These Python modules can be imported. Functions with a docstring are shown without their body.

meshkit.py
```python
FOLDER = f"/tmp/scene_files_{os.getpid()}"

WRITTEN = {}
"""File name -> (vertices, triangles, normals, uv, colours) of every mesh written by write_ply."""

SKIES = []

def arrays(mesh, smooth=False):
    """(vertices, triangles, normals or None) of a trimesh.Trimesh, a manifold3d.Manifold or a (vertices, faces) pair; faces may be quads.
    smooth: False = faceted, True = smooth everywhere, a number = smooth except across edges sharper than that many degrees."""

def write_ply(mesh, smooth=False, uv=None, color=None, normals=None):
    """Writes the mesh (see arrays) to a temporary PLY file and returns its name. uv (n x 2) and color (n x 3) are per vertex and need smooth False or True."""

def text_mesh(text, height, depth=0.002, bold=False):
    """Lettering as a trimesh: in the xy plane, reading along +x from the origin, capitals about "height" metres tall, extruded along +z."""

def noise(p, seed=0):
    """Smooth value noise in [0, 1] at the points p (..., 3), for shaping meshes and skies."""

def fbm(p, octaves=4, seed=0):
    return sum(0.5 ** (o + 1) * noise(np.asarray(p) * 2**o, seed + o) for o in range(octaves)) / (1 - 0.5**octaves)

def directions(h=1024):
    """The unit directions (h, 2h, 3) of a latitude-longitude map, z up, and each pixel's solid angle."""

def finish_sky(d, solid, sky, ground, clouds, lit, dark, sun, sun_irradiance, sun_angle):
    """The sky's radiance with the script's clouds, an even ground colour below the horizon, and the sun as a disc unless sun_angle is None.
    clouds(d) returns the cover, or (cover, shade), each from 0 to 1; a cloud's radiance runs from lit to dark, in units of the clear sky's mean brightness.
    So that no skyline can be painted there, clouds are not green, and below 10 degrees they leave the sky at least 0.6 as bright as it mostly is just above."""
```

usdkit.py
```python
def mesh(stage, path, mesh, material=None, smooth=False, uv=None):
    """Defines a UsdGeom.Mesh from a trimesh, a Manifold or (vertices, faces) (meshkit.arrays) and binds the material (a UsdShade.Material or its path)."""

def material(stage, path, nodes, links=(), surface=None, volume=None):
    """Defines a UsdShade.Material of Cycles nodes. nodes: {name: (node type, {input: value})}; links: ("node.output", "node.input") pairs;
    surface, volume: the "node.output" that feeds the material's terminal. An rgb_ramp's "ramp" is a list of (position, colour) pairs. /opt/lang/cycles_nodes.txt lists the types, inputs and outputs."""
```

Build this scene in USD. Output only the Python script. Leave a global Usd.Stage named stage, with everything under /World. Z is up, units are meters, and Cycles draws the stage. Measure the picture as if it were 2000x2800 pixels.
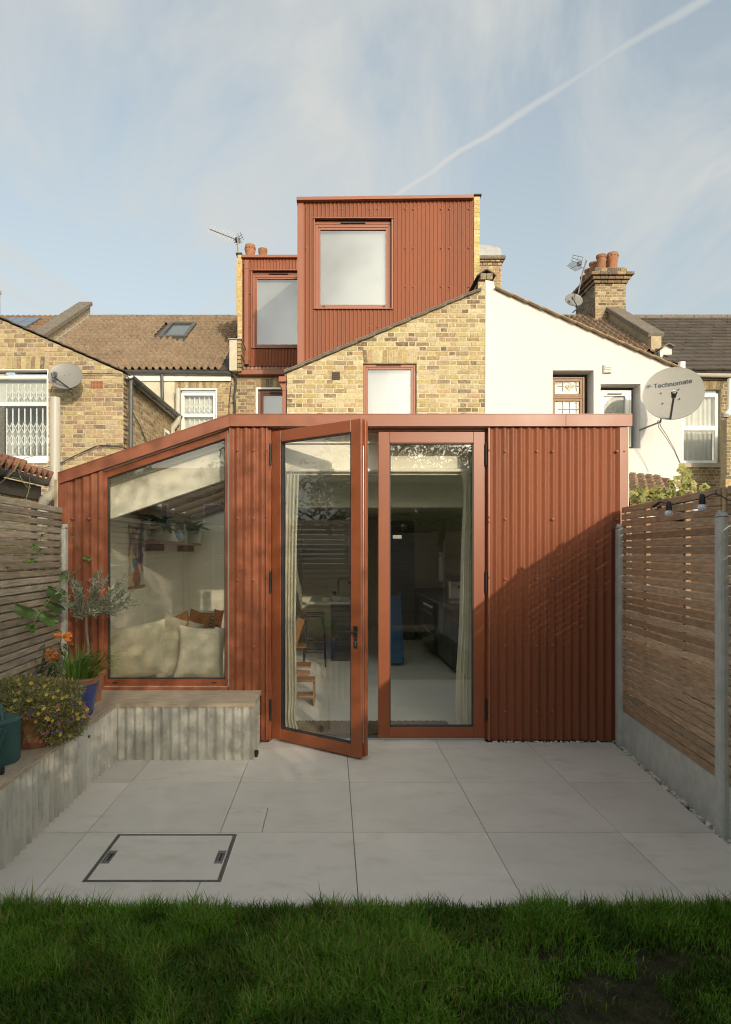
import math, random
import numpy as np, trimesh, usdkit, meshkit
from pxr import Usd, UsdGeom, UsdLux, UsdShade, Gf, Sdf, Vt
from shapely.geometry import Polygon, box as sbox, MultiPolygon
from shapely.prepared import prep
from shapely import affinity

stage = Usd.Stage.CreateInMemory()
world = UsdGeom.Xform.Define(stage, '/World')
UsdGeom.Scope.Define(stage, '/World/Looks')
rng = np.random.default_rng(11)
random.seed(11)

# ------------------------------------------------------------------ camera, sky, sun, exposure
F, CX, CY = 1715.0, 907.0, 1512.0          # focal length and vanishing point, in pixels of the 2000 x 2800 photograph
CAMY, CAMZ = -5.65, 1.68
cam = UsdGeom.Camera.Define(stage, '/World/camera')
cam.CreateHorizontalApertureAttr(36.0)
cam.CreateFocalLengthAttr(36.0 * F / 2000)
cam.CreateHorizontalApertureOffsetAttr(36.0 * (1000 - CX) / 2000)
cam.CreateVerticalApertureOffsetAttr(36.0 * (CY - 1400) / 2000)
cam.AddTranslateOp().Set(Gf.Vec3d(0, CAMY, CAMZ))
cam.AddRotateXOp().Set(90.0)
cam.CreateExposureAttr(0.32)
SUN = np.array([0.385, -1.0, 0.32]); SUN /= np.linalg.norm(SUN)
sun = UsdLux.DistantLight.Define(stage, '/World/sun')
sun.CreateNormalizeAttr(True); sun.CreateIntensityAttr(0.56); sun.CreateAngleAttr(0.5); sun.CreateColorAttr(Gf.Vec3f(1.0, 0.85, 0.66))
sun.AddRotateZOp().Set(math.degrees(math.atan2(SUN[1], SUN[0])) + 90)
sun.AddRotateXOp().Set(math.degrees(math.acos(SUN[2])))
dome = UsdLux.DomeLight.Define(stage, '/World/sky')
dome.GetPrim().SetCustomDataByKey('kind', 'structure')
d1 = np.array([168, 1715, 982.]); d2 = np.array([1013, 1715, 1512.])
TRAIL = np.cross(d1, d2); TRAIL /= np.linalg.norm(TRAIL)
SKY = 0.15
sky_mat = usdkit.material(stage, '/World/Looks/sky_look', {
    'sky': ('sky_texture', {'sky_type': 'single_scattering', 'sun_disc': False, 'sun_elevation': math.asin(SUN[2]), 'sun_rotation': math.atan2(SUN[0], SUN[1]), 'aerosol_density': 4.0, 'air_density': 1.0, 'ozone_density': 1.0}),
    'tc': ('texture_coordinate', {}),
    'sep': ('separate_xyz', {}),
    'zz': ('math', {'math_type': 'add', 'value2': 0.35}),
    'comb': ('combine_xyz', {'z': 0.0}),
    'dx': ('math', {'math_type': 'divide'}), 'dy': ('math', {'math_type': 'divide'}),
    'map': ('mapping', {'rotation': (0, 0, -0.3), 'scale': (1.9, 1.0, 1.0), 'location': (2.2, 14.0, 0.0)}),
    'n1': ('noise_texture', {'scale': 1.4, 'detail': 9.0, 'roughness': 0.58, 'distortion': 0.6}),
    'r1': ('map_range', {'from_min': 0.47, 'from_max': 0.66, 'to_min': 0.0, 'to_max': 0.9, 'clamp': True}),
    # vapour trail: a narrow band of cloud along one great circle
    'dot': ('vector_math', {'math_type': 'dot_product', 'vector2': tuple(TRAIL)}),
    'n2': ('noise_texture', {'scale': 9.0, 'detail': 5.0}),
    'w': ('map_range', {'from_min': 0.0, 'from_max': 1.0, 'to_min': -0.010, 'to_max': 0.010}),
    'dsum': ('math', {'math_type': 'add'}),
    'dabs': ('math', {'math_type': 'absolute'}),
    'tr': ('map_range', {'range_type': 'smoothstep', 'from_min': 0.0005, 'from_max': 0.0068, 'to_min': 1.0, 'to_max': 0.0, 'clamp': True}),
    'n3': ('noise_texture', {'scale': 5.0, 'detail': 4.0}),
    'r3': ('map_range', {'from_min': 0.3, 'from_max': 0.62, 'to_min': 0.38, 'to_max': 0.95, 'clamp': True}),
    'trm': ('math', {'math_type': 'multiply'}),
    'tot': ('math', {'math_type': 'maximum', 'use_clamp': True}),
    'soft': ('hsv', {'saturation': 0.62, 'value': 1.52}),
    'tone': ('mix_color', {'blend_type': 'multiply', 'fac': 1.0, 'b': (1.0, 1.03, 0.95)}),
    'haze': ('map_range', {'from_min': 0.0, 'from_max': 0.7, 'to_min': 0.75, 'to_max': 0.12, 'clamp': True}),
    'mixh': ('mix_color', {'b': (2.36, 2.52, 2.53)}),
    'mixc': ('mix_color', {'b': (3.55, 3.62, 3.5)}),
    'bg': ('background_shader', {'strength': SKY})},
    [('tc.generated', 'sep.vector'), ('sep.z', 'zz.value1'), ('sep.x', 'dx.value1'), ('zz.value', 'dx.value2'), ('sep.y', 'dy.value1'), ('zz.value', 'dy.value2'),
     ('dx.value', 'comb.x'), ('dy.value', 'comb.y'), ('comb.vector', 'map.vector'), ('map.vector', 'n1.vector'), ('n1.fac', 'r1.value'),
     ('tc.generated', 'dot.vector1'), ('tc.generated', 'n2.vector'), ('n2.fac', 'w.value'), ('dot.value', 'dsum.value1'), ('w.result', 'dsum.value2'), ('dsum.value', 'dabs.value1'),
     ('dabs.value', 'tr.value'), ('tc.generated', 'n3.vector'), ('n3.fac', 'r3.value'), ('tr.result', 'trm.value1'), ('r3.result', 'trm.value2'),
     ('r1.result', 'tot.value1'), ('trm.value', 'tot.value2'),
     ('sep.z', 'haze.value'), ('sky.color', 'soft.color'), ('soft.color', 'tone.a'), ('tone.result', 'mixh.a'), ('haze.result', 'mixh.fac'), ('mixh.result', 'mixc.a'), ('tot.value', 'mixc.fac'), ('mixc.result', 'bg.color')],
    surface='bg.background')
UsdShade.MaterialBindingAPI.Apply(dome.GetPrim()).Bind(sky_mat)

# ------------------------------------------------------------------ helpers
def X(px, D): return (px - CX) / F * D
def Z(py, D): return CAMZ + (CY - py) / F * D
def P(px, py, D): return np.array([X(px, D), D + CAMY, Z(py, D)])
def G(px, py, z=0.0):                       # the point of the level z that shows at a pixel
    D = (CAMZ - z) * F / (py - CY)
    return np.array([X(px, D), D + CAMY, z])

used = {}
def fresh(parent, name):
    path = parent + '/' + name
    n = used.get(path, -1) + 1
    used[path] = n
    return path if n == 0 else '%s_%03d' % (path, n)
def tag(prim, label=None, cat=None, group=None, kind=None):
    for k, v in (('label', label), ('category', cat), ('group', group), ('kind', kind)):
        if v: prim.SetCustomDataByKey(k, v)
    return prim
def thing(name, label=None, cat=None, group=None, kind=None):
    return str(tag(UsdGeom.Xform.Define(stage, fresh('/World', name)).GetPrim(), label, cat, group, kind).GetPath())
def put(parent, name, mesh, mat, tint=None, smooth=False, label=None, cat=None, group=None, kind=None):
    path = fresh(parent or '/World', name)
    if isinstance(mesh, MB):
        tint = mesh.tints() if tint is None else tint
        mesh = mesh.arrays()
    if tint is not None and np.ndim(tint) == 1 and smooth is not True and smooth is not False:
        pass
    m = usdkit.mesh(stage, path, mesh, mat, smooth=smooth)
    n = len(m.GetPointsAttr().Get())
    if tint is not None:
        t = np.asarray(tint, np.float32)
        pv = UsdGeom.PrimvarsAPI(m)
        if t.ndim == 1: t = np.repeat(t[None], n, 0)
        if len(t) == n:
            pv.CreatePrimvar('tint', Sdf.ValueTypeNames.Color3fArray, 'vertex').Set(Vt.Vec3fArray.FromNumpy(t))
        else:
            pv.CreatePrimvar('tint', Sdf.ValueTypeNames.Color3fArray, 'vertex').Set(Vt.Vec3fArray.FromNumpy(np.repeat(t.mean(0)[None], n, 0).astype(np.float32)))
    tag(m.GetPrim(), label, cat, group, kind)
    return path

_c = []
for sx in (-1, 1):
    for sy in (-1, 1):
        for sz in (-1, 1):
            for a in range(3):
                _c.append((sx, sy, sz, a))
def _cv(h, b):
    h = np.asarray(h, float)
    return np.array([[s * (h[i] - (0 if i == c[3] else b)) for i, s in enumerate(c[:3])] for c in _c])
_cf = trimesh.convex.convex_hull(_cv((1, 1, 1), 0.2))
_t = _cv((1, 1, 1), 0.2)
_idx = [int(np.argmin(((_t - v) ** 2).sum(1))) for v in _cf.vertices]
CHF = np.array([[_idx[i] for i in f] for f in _cf.faces])
BOXF = np.array([[0, 2, 3], [0, 3, 1], [4, 5, 7], [4, 7, 6], [0, 1, 5], [0, 5, 4], [2, 6, 7], [2, 7, 3], [0, 4, 6], [0, 6, 2], [1, 3, 7], [1, 7, 5]])

class MB:
    """Collects shapes into one mesh."""
    def __init__(self): self.v, self.f, self.t, self.n = [], [], [], 0
    def raw(self, v, f, tint=(1, 1, 1)):
        v = np.asarray(v, float); f = np.asarray(f, int)
        if f.shape[1] == 4: f = np.vstack([f[:, [0, 1, 2]], f[:, [0, 2, 3]]])
        self.v.append(v); self.f.append(f + self.n); self.n += len(v)
        t = np.asarray(tint, float)
        self.t.append(np.repeat(t[None], len(v), 0) if t.ndim == 1 else t)
        return self
    def tm(self, m, tint=(1, 1, 1)): return self.raw(m.vertices, m.faces, tint)
    def box(self, x0, x1, y0, y1, z0, z1, b=0, tint=(1, 1, 1), M=None):
        c = np.array([(x0 + x1) / 2, (y0 + y1) / 2, (z0 + z1) / 2]); h = np.abs(np.array([x1 - x0, y1 - y0, z1 - z0])) / 2
        if b: v, f = _cv(h, min(b, h.min() * .9)), CHF
        else: v, f = np.array([[a * h[0], q * h[1], d * h[2]] for a in (-1, 1) for q in (-1, 1) for d in (-1, 1)]), BOXF
        v = v + c
        if M is not None: v = v @ np.asarray(M)[:3, :3].T + np.asarray(M)[:3, 3]
        return self.raw(v, f, tint)
    def bar(self, p, q, w, h, b=0, up=(0, 0, 1), tint=(1, 1, 1)):
        p, q = np.asarray(p, float), np.asarray(q, float)
        d = q - p; L = np.linalg.norm(d); d /= L
        s = np.cross(d, up); s /= np.linalg.norm(s) + 1e-12; u = np.cross(s, d)
        M = np.eye(4); M[:3, 0], M[:3, 1], M[:3, 2], M[:3, 3] = d, s, u, (p + q) / 2
        return self.box(-L / 2, L / 2, -w / 2, w / 2, -h / 2, h / 2, b, tint, M)
    def tube(self, pts, r, n=8, tint=(1, 1, 1), cap=True):
        p = np.asarray(pts, float)
        t = np.gradient(p, axis=0); t /= np.linalg.norm(t, axis=1, keepdims=True) + 1e-12
        ref = np.array([0, 0, 1.]) if abs(t[:, 2]).mean() < .8 else np.array([0, 1., 0])
        a = np.cross(t, ref); a /= np.linalg.norm(a, axis=1, keepdims=True) + 1e-12
        b = np.cross(t, a); k = np.arange(n) * 2 * np.pi / n
        r = np.broadcast_to(np.asarray(r, float), (len(p),))
        v = (p[:, None] + r[:, None, None] * (np.cos(k)[None, :, None] * a[:, None] + np.sin(k)[None, :, None] * b[:, None])).reshape(-1, 3)
        f = []
        for i in range(len(p) - 1):
            for j in range(n):
                q = (j + 1) % n
                f.append([i * n + j, i * n + q, (i + 1) * n + q, (i + 1) * n + j])
        f = np.array(f); f = np.vstack([f[:, [0, 1, 2]], f[:, [0, 2, 3]]])
        if cap:
            m = len(v); v = np.vstack([v, p[0], p[-1]]); e = (len(p) - 1) * n
            f = np.vstack([f, [[(j + 1) % n, j, m] for j in range(n)], [[e + j, e + (j + 1) % n, m + 1] for j in range(n)]])
        return self.raw(v, f, tint)
    def lathe(self, prof, c=(0, 0, 0), n=20, tint=(1, 1, 1), M=None):
        prof = np.asarray(prof, float); k = np.arange(n) * 2 * np.pi / n
        v = np.stack([prof[:, None, 0] * np.cos(k), prof[:, None, 0] * np.sin(k), np.repeat(prof[:, 1:2], n, 1)], -1).reshape(-1, 3)
        f = np.array([[i * n + j, i * n + (j + 1) % n, (i + 1) * n + (j + 1) % n, (i + 1) * n + j] for i in range(len(prof) - 1) for j in range(n)])
        if M is not None: v = v @ np.asarray(M)[:3, :3].T
        return self.raw(v + np.asarray(c), f, tint)
    def prism(self, poly, O, U, V, N, d0, d1, tint=(1, 1, 1)):      # polygon in (u, v), extruded along N from d0 to d1
        for g in getattr(poly, 'geoms', [poly]):
            if g.is_empty or g.area < 1e-7: continue
            m = trimesh.creation.extrude_polygon(g, d1 - d0, engine='earcut')
            v = m.vertices
            f = m.faces if np.dot(np.cross(U, V), N) > 0 else m.faces[:, ::-1]
            self.raw(np.asarray(O) + v[:, :1] * np.asarray(U) + v[:, 1:2] * np.asarray(V) + (v[:, 2:] + d0) * np.asarray(N), f, tint)
        return self
    def arrays(self): return np.vstack(self.v), np.vstack(self.f)
    def tints(self):
        t = np.vstack(self.t)
        return t if np.abs(t - 1).max() > 1e-6 else None
XA, YA, ZA = np.eye(3)
def wallprism(poly, y0, y1, tint=(1, 1, 1)):  # polygon in (x, z), between y0 (front) and y1
    return MB().prism(poly, (0, 0, 0), XA, ZA, -YA, -y1, -y0, tint)
def rot(axis, deg, at=(0, 0, 0)): return trimesh.transformations.rotation_matrix(math.radians(deg), axis, at)

# ------------------------------------------------------------------ materials
mats = {}
def M(name, col, rough=.6, var=.12, scale=6., stretch=(1, 1, 1), bump=0., bscale=60., tinted=False, spec=.5, metal=0., col2=None, detail=5., coat=0., transl=0., wear=None, bstretch=(1, 1, 1), rvar=0.):
    """A principled surface whose colour drifts with world-space noise; 'tinted' takes its base colour from the mesh primvar tint; wear = (colour, scale, from, to) adds stains."""
    c = np.array(col, float)
    lo, hi = (c * (1 - var), c * (1 + var)) if col2 is None else (c, np.array(col2, float))
    nodes = {'geo': ('geometry', {}), 'map': ('mapping', {'scale': stretch}), 'n': ('noise_texture', {'scale': scale, 'detail': detail, 'roughness': .6}),
             'ramp': ('rgb_ramp', {'ramp': [(0.3, tuple(lo)), (0.7, tuple(hi))]}),
             'p': ('principled_bsdf', {'roughness': rough, 'specular_ior_level': spec, 'metallic': metal, 'coat_weight': coat, 'coat_roughness': .15})}
    links = [('geo.position', 'map.vector'), ('map.vector', 'n.vector'), ('n.fac', 'ramp.fac')]
    out = 'ramp.color'
    if tinted:
        nodes['at'] = ('attribute', {'attribute': 'tint'}); nodes['mul'] = ('mix_color', {'blend_type': 'multiply', 'fac': 1.0})
        links += [('ramp.color', 'mul.a'), ('at.color', 'mul.b')]; out = 'mul.result'
    if wear:
        wc, ws, w0, w1 = wear[:4]
        nodes['wmap'] = ('mapping', {'scale': wear[4] if len(wear) > 4 else (1, 1, 1)})
        nodes['wn'] = ('noise_texture', {'scale': ws, 'detail': 8., 'roughness': .65}); nodes['wr'] = ('map_range', {'from_min': w0, 'from_max': w1, 'to_min': 0., 'to_max': 1., 'clamp': True})
        nodes['wm'] = ('mix_color', {'b': tuple(wc)})
        links += [('geo.position', 'wmap.vector'), ('wmap.vector', 'wn.vector'), ('wn.fac', 'wr.value'), ('wr.result', 'wm.fac'), (out, 'wm.a')]; out = 'wm.result'
    links.append((out, 'p.base_color'))
    if rvar:
        nodes['rr'] = ('map_range', {'from_min': .3, 'from_max': .7, 'to_min': rough - rvar, 'to_max': rough + rvar, 'clamp': True}); links += [('n.fac', 'rr.value'), ('rr.result', 'p.roughness')]
    if bump:
        nodes['bm'] = ('mapping', {'scale': bstretch}); nodes['bn'] = ('noise_texture', {'scale': bscale, 'detail': 4.}); nodes['b'] = ('bump', {'strength': 1.0, 'distance': bump})
        links += [('geo.position', 'bm.vector'), ('bm.vector', 'bn.vector'), ('bn.fac', 'b.height'), ('b.normal', 'p.normal')]
    surf = 'p.BSDF'
    if transl:
        nodes['tl'] = ('translucent_bsdf', {}); nodes['mx'] = ('mix_closure', {'fac': transl}); links += [(out, 'tl.color'), ('p.BSDF', 'mx.closure1'), ('tl.BSDF', 'mx.closure2')]; surf = 'mx.closure'
    mats[name] = usdkit.material(stage, '/World/Looks/' + name, nodes, links, surface=surf)
    return mats[name]
def pane_mat(name, ior, tintc=(.94, .94, .90), fac=None, rough=0.0, gl=(1, 1, 1)):
    nodes = {'t': ('transparent_bsdf', {'color': tintc}), 'g': ('glossy_bsdf', {'roughness': rough, 'color': gl}), 'mx': ('mix_closure', {})}
    links = [('t.BSDF', 'mx.closure1'), ('g.BSDF', 'mx.closure2')]
    if fac is None:
        f0 = ((ior - 1) / (ior + 1)) ** 2
        nodes['lw'] = ('layer_weight', {'blend': .5}); nodes['pw'] = ('math', {'math_type': 'power', 'value2': 4.0}); nodes['ma'] = ('math', {'math_type': 'multiply_add', 'value2': 1 - f0, 'value3': f0})
        links += [('lw.facing', 'pw.value1'), ('pw.value', 'ma.value1'), ('ma.value', 'mx.fac')]
    else: nodes['mx'] = ('mix_closure', {'fac': fac})
    mats[name] = usdkit.material(stage, '/World/Looks/' + name, nodes, links, surface='mx.closure')
    return mats[name]

RED = (0.232, 0.073, 0.033)
CLAD = M('corrugated_red', RED, .5, .12, 3.5, (1, 1, .12), spec=.35, tinted=True, rvar=.08, wear=((.20, .085, .05), 9., .58, .8, (1, 1, .15)))
TRIM = M('red_aluminium', (0.275, 0.092, 0.046), .40, .05, 2., spec=.5, rvar=.05)
DFRAME = M('red_door_frame', (0.245, 0.070, 0.027), .36, .06, 2., spec=.5)
BLACK = M('black_metal', (.012, .012, .014), .5, .2, 20)
GASKET = M('dark_gasket', (.02, .022, .026), .6)
STEEL = M('steel', (.5, .5, .5), .35, .1, 30, metal=1.)
GALV = M('galvanised', (.22, .225, .22), .45, .25, 40, metal=.7)
BRICK = M('stock_brick', (1, 1, 1), .85, .28, 26, bump=.004, bscale=90, tinted=True, spec=.2, wear=((.46, .40, .27), 24., .53, .74))
MORTAR = M('lime_mortar', (.52, .455, .305), .9, .2, 18, bump=.004, bscale=120, spec=.15)
MORTARG = M('old_mortar', (.43, .36, .235), .9, .2, 14, bump=.004, bscale=120, spec=.15)
WHITEW = M('white_render', (.66, .655, .622), .8, .03, 1.2, bump=.004, bscale=35, spec=.2, wear=((.62, .58, .48), 3.5, .66, .8))
CREAMR = M('stained_render', (.56, .51, .39), .85, .12, 3, bump=.005, bscale=30, wear=((.33, .29, .21), 4., .55, .75))
PVC = M('white_plastic', (.78, .77, .72), .35, .02, 3, spec=.5)
PVCP = M('cream_pipe', (.47, .445, .375), .4, .04, 3)
GREYP = M('grey_pipe', (.07, .075, .072), .4, .2, 6)
TILE = M('roof_tile', (1, 1, 1), .85, .25, 14, bump=.003, bscale=90, tinted=True, spec=.2, wear=((.34, .31, .17), 11., .62, .74))
SLATE = M('roof_slate', (1, 1, 1), .7, .2, 10, bump=.002, bscale=90, tinted=True, spec=.3, wear=((.4, .37, .28), 30., .70, .76))
COPING = M('stone_coping', (.17, .145, .11), .8, .25, 12, bump=.004, bscale=60, wear=((.36, .33, .24), 22., .62, .74))
LEAD = M('lead_flashing', (.36, .36, .35), .55, .15, 5, bump=.01, bscale=12)
TERRA = M('terracotta', (.33, .145, .07), .8, .18, 8, bump=.001, bscale=80, tinted=True, wear=((.5, .33, .2), 7., .6, .8))
CONC = M('cast_concrete', (.47, .455, .395), .85, .25, 5., (1, 1, .45), bump=.006, bscale=45, wear=((.23, .22, .175), 7., .53, .82, (1.5, 1.5, .6)))
POSTC = M('concrete_post', (.50, .50, .45), .85, .14, 9, bump=.004, bscale=110, spec=.2)
DECK = M('weathered_deck', (.40, .325, .235), .75, .25, 7, (1, 14, 14), bump=.003, bscale=40, bstretch=(.6, 9, 9))
DECKY = M('weathered_deck_side', (.38, .31, .23), .75, .28, 7, (14, 1, 14), bump=.003, bscale=40, bstretch=(9, .6, 9))
SLAT = M('fence_slat', (1, 1, 1), .75, .35, 5, (16, 1.2, 16), bump=.0015, bscale=30, tinted=True, bstretch=(9, .5, 9), spec=.25)
TIMB = M('pale_timber', (.55, .37, .16), .75, .2, 7, (9, 9, 1))
PAVE = M('porcelain_slab', (1, 1, 1), .62, .06, 2.2, tinted=True, bump=.0006, bscale=50, spec=.35, wear=((.48, .44, .37), 3.0, .52, .82, (1, 2.2, 1)), detail=9)
SOIL = M('dark_soil', (.055, .042, .03), .95, .4, 14, bump=.03, bscale=30, spec=.1)
LAWN = M('lawn_turf', (.042, .040, .022), .95, .45, 14, bump=.03, bscale=40, spec=.1)
GRASS = M('grass_blade', (1, 1, 1), .55, .15, 3, tinted=True, transl=.3, spec=.25)
PEBBLE = M('white_pebble', (.62, .60, .55), .6, .2, 9, tinted=True)
LEAF = M('leaf', (1, 1, 1), .5, .15, 20, tinted=True, transl=.25, spec=.4)
STEM = M('stem', (1, 1, 1), .8, .2, 20, tinted=True)
PETAL = M('petal', (1, 1, 1), .6, .1, 30, tinted=True, transl=.3)
PLAIN = M('painted', (1, 1, 1), .55, .06, 6, tinted=True)
FABRIC = M('fabric', (1, 1, 1), .9, .08, 14, tinted=True, bump=.006, bscale=14, spec=.15)
LINEN = M('linen_curtain', (.80, .78, .66), .9, .05, 8, bump=.001, bscale=200, transl=.25, spec=.1)
INWALL = M('inner_plaster', (.70, .68, .57), .85, .03, 2)
INWHITE = M('inner_white', (.80, .78, .68), .8, .02, 2)
INFLOOR = M('inner_floor', (.68, .67, .62), .5, .08, 2)
INDARK = M('dark_cabinet', (.05, .056, .05), .5, .15, 4)
WOODI = M('indoor_wood', (.21, .10, .038), .5, .25, 6, (6, 1, 6))
BLIND = M('pale_blind', (.21, .215, .205), .8, .015, 1)
LETTER = M('lettering', (.06, .07, .09), .6)
BULB = M('opal_bulb', (.70, .71, .76), .25, .02)
GLASS = pane_mat('window_glass', 2.3)
GLASSC = pane_mat('coated_glass', 2.1, (.93, .94, .92), fac=.20, rough=.04, gl=(.88, .93, 1.0))
GLASSN = pane_mat('neighbour_glass', 1.9, (.85, .88, .88))
SOLAR = M('solar_cell', (.02, .03, .06), .12, .1, 5, spec=.8, coat=.6)
GLAZE = M('blue_glaze', (.015, .03, .14), .15, .2, 7, coat=.5)
CANM = M('green_plastic', (.022, .07, .066), .42, .12, 6)

def poly(*pts): return Polygon(pts)
def pxpoly(D, *pts): return Polygon([(X(a, D), Z(b, D)) for a, b in pts])
def bolt(parent, p, n=(0, -1, 0), r=.0115, mat=None):
    prof = [(0.0001, .012), (r * .45, .0115), (r * .5, .007), (r * .9, .005), (r * 1.15, .001), (r * 1.2, -.004)][::-1]
    put(parent, 'bolt', MB().lathe(prof, p, 9, M=np.vstack([np.hstack([np.array([XA, ZA, np.array(n)]).T, [[0], [0], [0]]]), [0, 0, 0, 1]])), mat or TRIM, smooth=40)
def corrugated(x0, x1, zb, zt, y, pitch, amp, phase, lap=.004):
    """A sheet between x0 and x1; zb, zt functions of x."""
    n = max(4, int((x1 - x0) / pitch * 12))
    x = np.linspace(x0, x1, n + 1)
    yy = y - amp * np.cos((x - phase) / pitch * 2 * np.pi) - lap * (x - x0) / max(x1 - x0, 1e-6)
    rows = [np.stack([x, yy, np.array([zb(a) + (zt(a) - zb(a)) * t for a in x])], 1) for t in (0, .5, 1)]
    v = np.vstack(rows + [r + [0, .006, 0] for r in rows]); k = n + 1
    f = []
    for s, fl in ((0, 0), (3, 1)):
        for r in range(2):
            for i in range(n):
                a = (s + r) * k + i
                f.append([a, a + 1, a + k + 1, a + k] if not fl else [a, a + k, a + k + 1, a + 1])
    for i in range(n):
        f.append([2 * k + i, 2 * k + i + 1, 5 * k + i + 1, 5 * k + i])
    for r in range(2):
        f.append([r * k, (r + 1) * k, (r + 4) * k, (r + 3) * k]); f.append([r * k + n, (r + 3) * k + n, (r + 4) * k + n, (r + 1) * k + n])
    return np.array(v), np.array(f)

POOL = {}     # bricks and tiles of each building, the nearest 300 become parts
def pool(house, name, parent, v, f, tint, mat):
    c = v.mean(0); d = np.linalg.norm(c - [0, CAMY, CAMZ])
    POOL.setdefault((house, name), []).append((d, parent, v, f, tint, mat))
def flush_pools():
    for (house, name), items in POOL.items():
        items.sort(key=lambda t: t[0])
        for d, parent, v, f, tint, mat in items[:300]:
            put(parent, name, (v, f), mat, tint=tint)
        rest = items[300:]
        if rest:
            m = MB()
            for d, parent, v, f, tint, mat in rest: m.raw(v, f, tint)
            put(house, {'brick': 'further_brickwork', 'roof_tile': 'further_tiling', 'slate': 'further_slating'}[name], m, rest[0][5], kind='stuff')

STOCK = [(0.405, 0.323, 0.168), (0.44, 0.358, 0.202), (0.378, 0.288, 0.151), (0.334, 0.245, 0.134), (0.458, 0.375, 0.227), (0.194, 0.144, 0.088), (0.387, 0.271, 0.151), (0.422, 0.332, 0.151), (0.246, 0.188, 0.126), (0.475, 0.401, 0.252), (0.414, 0.34, 0.202), (0.44, 0.366, 0.227)]
OLD = [(0.361, 0.28, 0.16), (0.303, 0.231, 0.136), (0.265, 0.196, 0.126), (0.38, 0.304, 0.185), (0.197, 0.152, 0.111), (0.341, 0.236, 0.146), (0.418, 0.334, 0.195), (0.284, 0.196, 0.126), (0.399, 0.294, 0.165)]
SOOT = [(.17, .125, .08), (.22, .165, .10), (.27, .195, .115), (.13, .10, .07), (.31, .23, .13), (.2, .13, .085)]
def brick_piece(house, parent, g, O, U, N, mats_, tint, proud):
    """One brick from the polygon g in (u, z) of a wall."""
    x0, z0, x1, z1 = g.bounds
    if g.area > .93 * (x1 - x0) * (z1 - z0):
        j = lambda: rng.uniform(-.004, .004)
        e = .004
        q = [(x0 + j(), z0 + j()), (x1 + j(), z0 + j()), (x1 + j(), z1 + j()), (x0 + j(), z1 + j())]
        c = ((x0 + x1) / 2, (z0 + z1) / 2)
        ins = [(a + (e if a < c[0] else -e), b + (e if b < c[1] else -e)) for a, b in q]
        loc = [(a, b, -.012) for a, b in q] + [(a, b, proud - .003) for a, b in q] + [(a, b, proud + rng.uniform(-.001, .001)) for a, b in ins]
        f = []
        for k in range(4):
            l = (k + 1) % 4
            f += [[k, l, 4 + l], [k, 4 + l, 4 + k], [4 + k, 4 + l, 8 + l], [4 + k, 8 + l, 8 + k]]
        f += [[8, 9, 10], [8, 10, 11]]
        loc = np.array(loc); f = np.array(f)
    else:
        m = trimesh.creation.extrude_polygon(g, proud + .012, engine='earcut')
        loc = np.array(m.vertices) + [0, 0, -.012]; f = np.array(m.faces)
    v = np.asarray(O) + loc[:, :1] * np.asarray(U) + loc[:, 1:2] * ZA + loc[:, 2:] * np.asarray(N)
    if np.dot(np.cross(U, ZA), N) < 0: f = f[:, ::-1]
    pool(house, 'brick', parent, v, f, tint, mats_)
def pick(pal):
    c = np.array(pal[rng.integers(len(pal))]); return c * rng.uniform(.85, 1.15) * np.array([1, rng.uniform(.95, 1.05), rng.uniform(.9, 1.1)])
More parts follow.
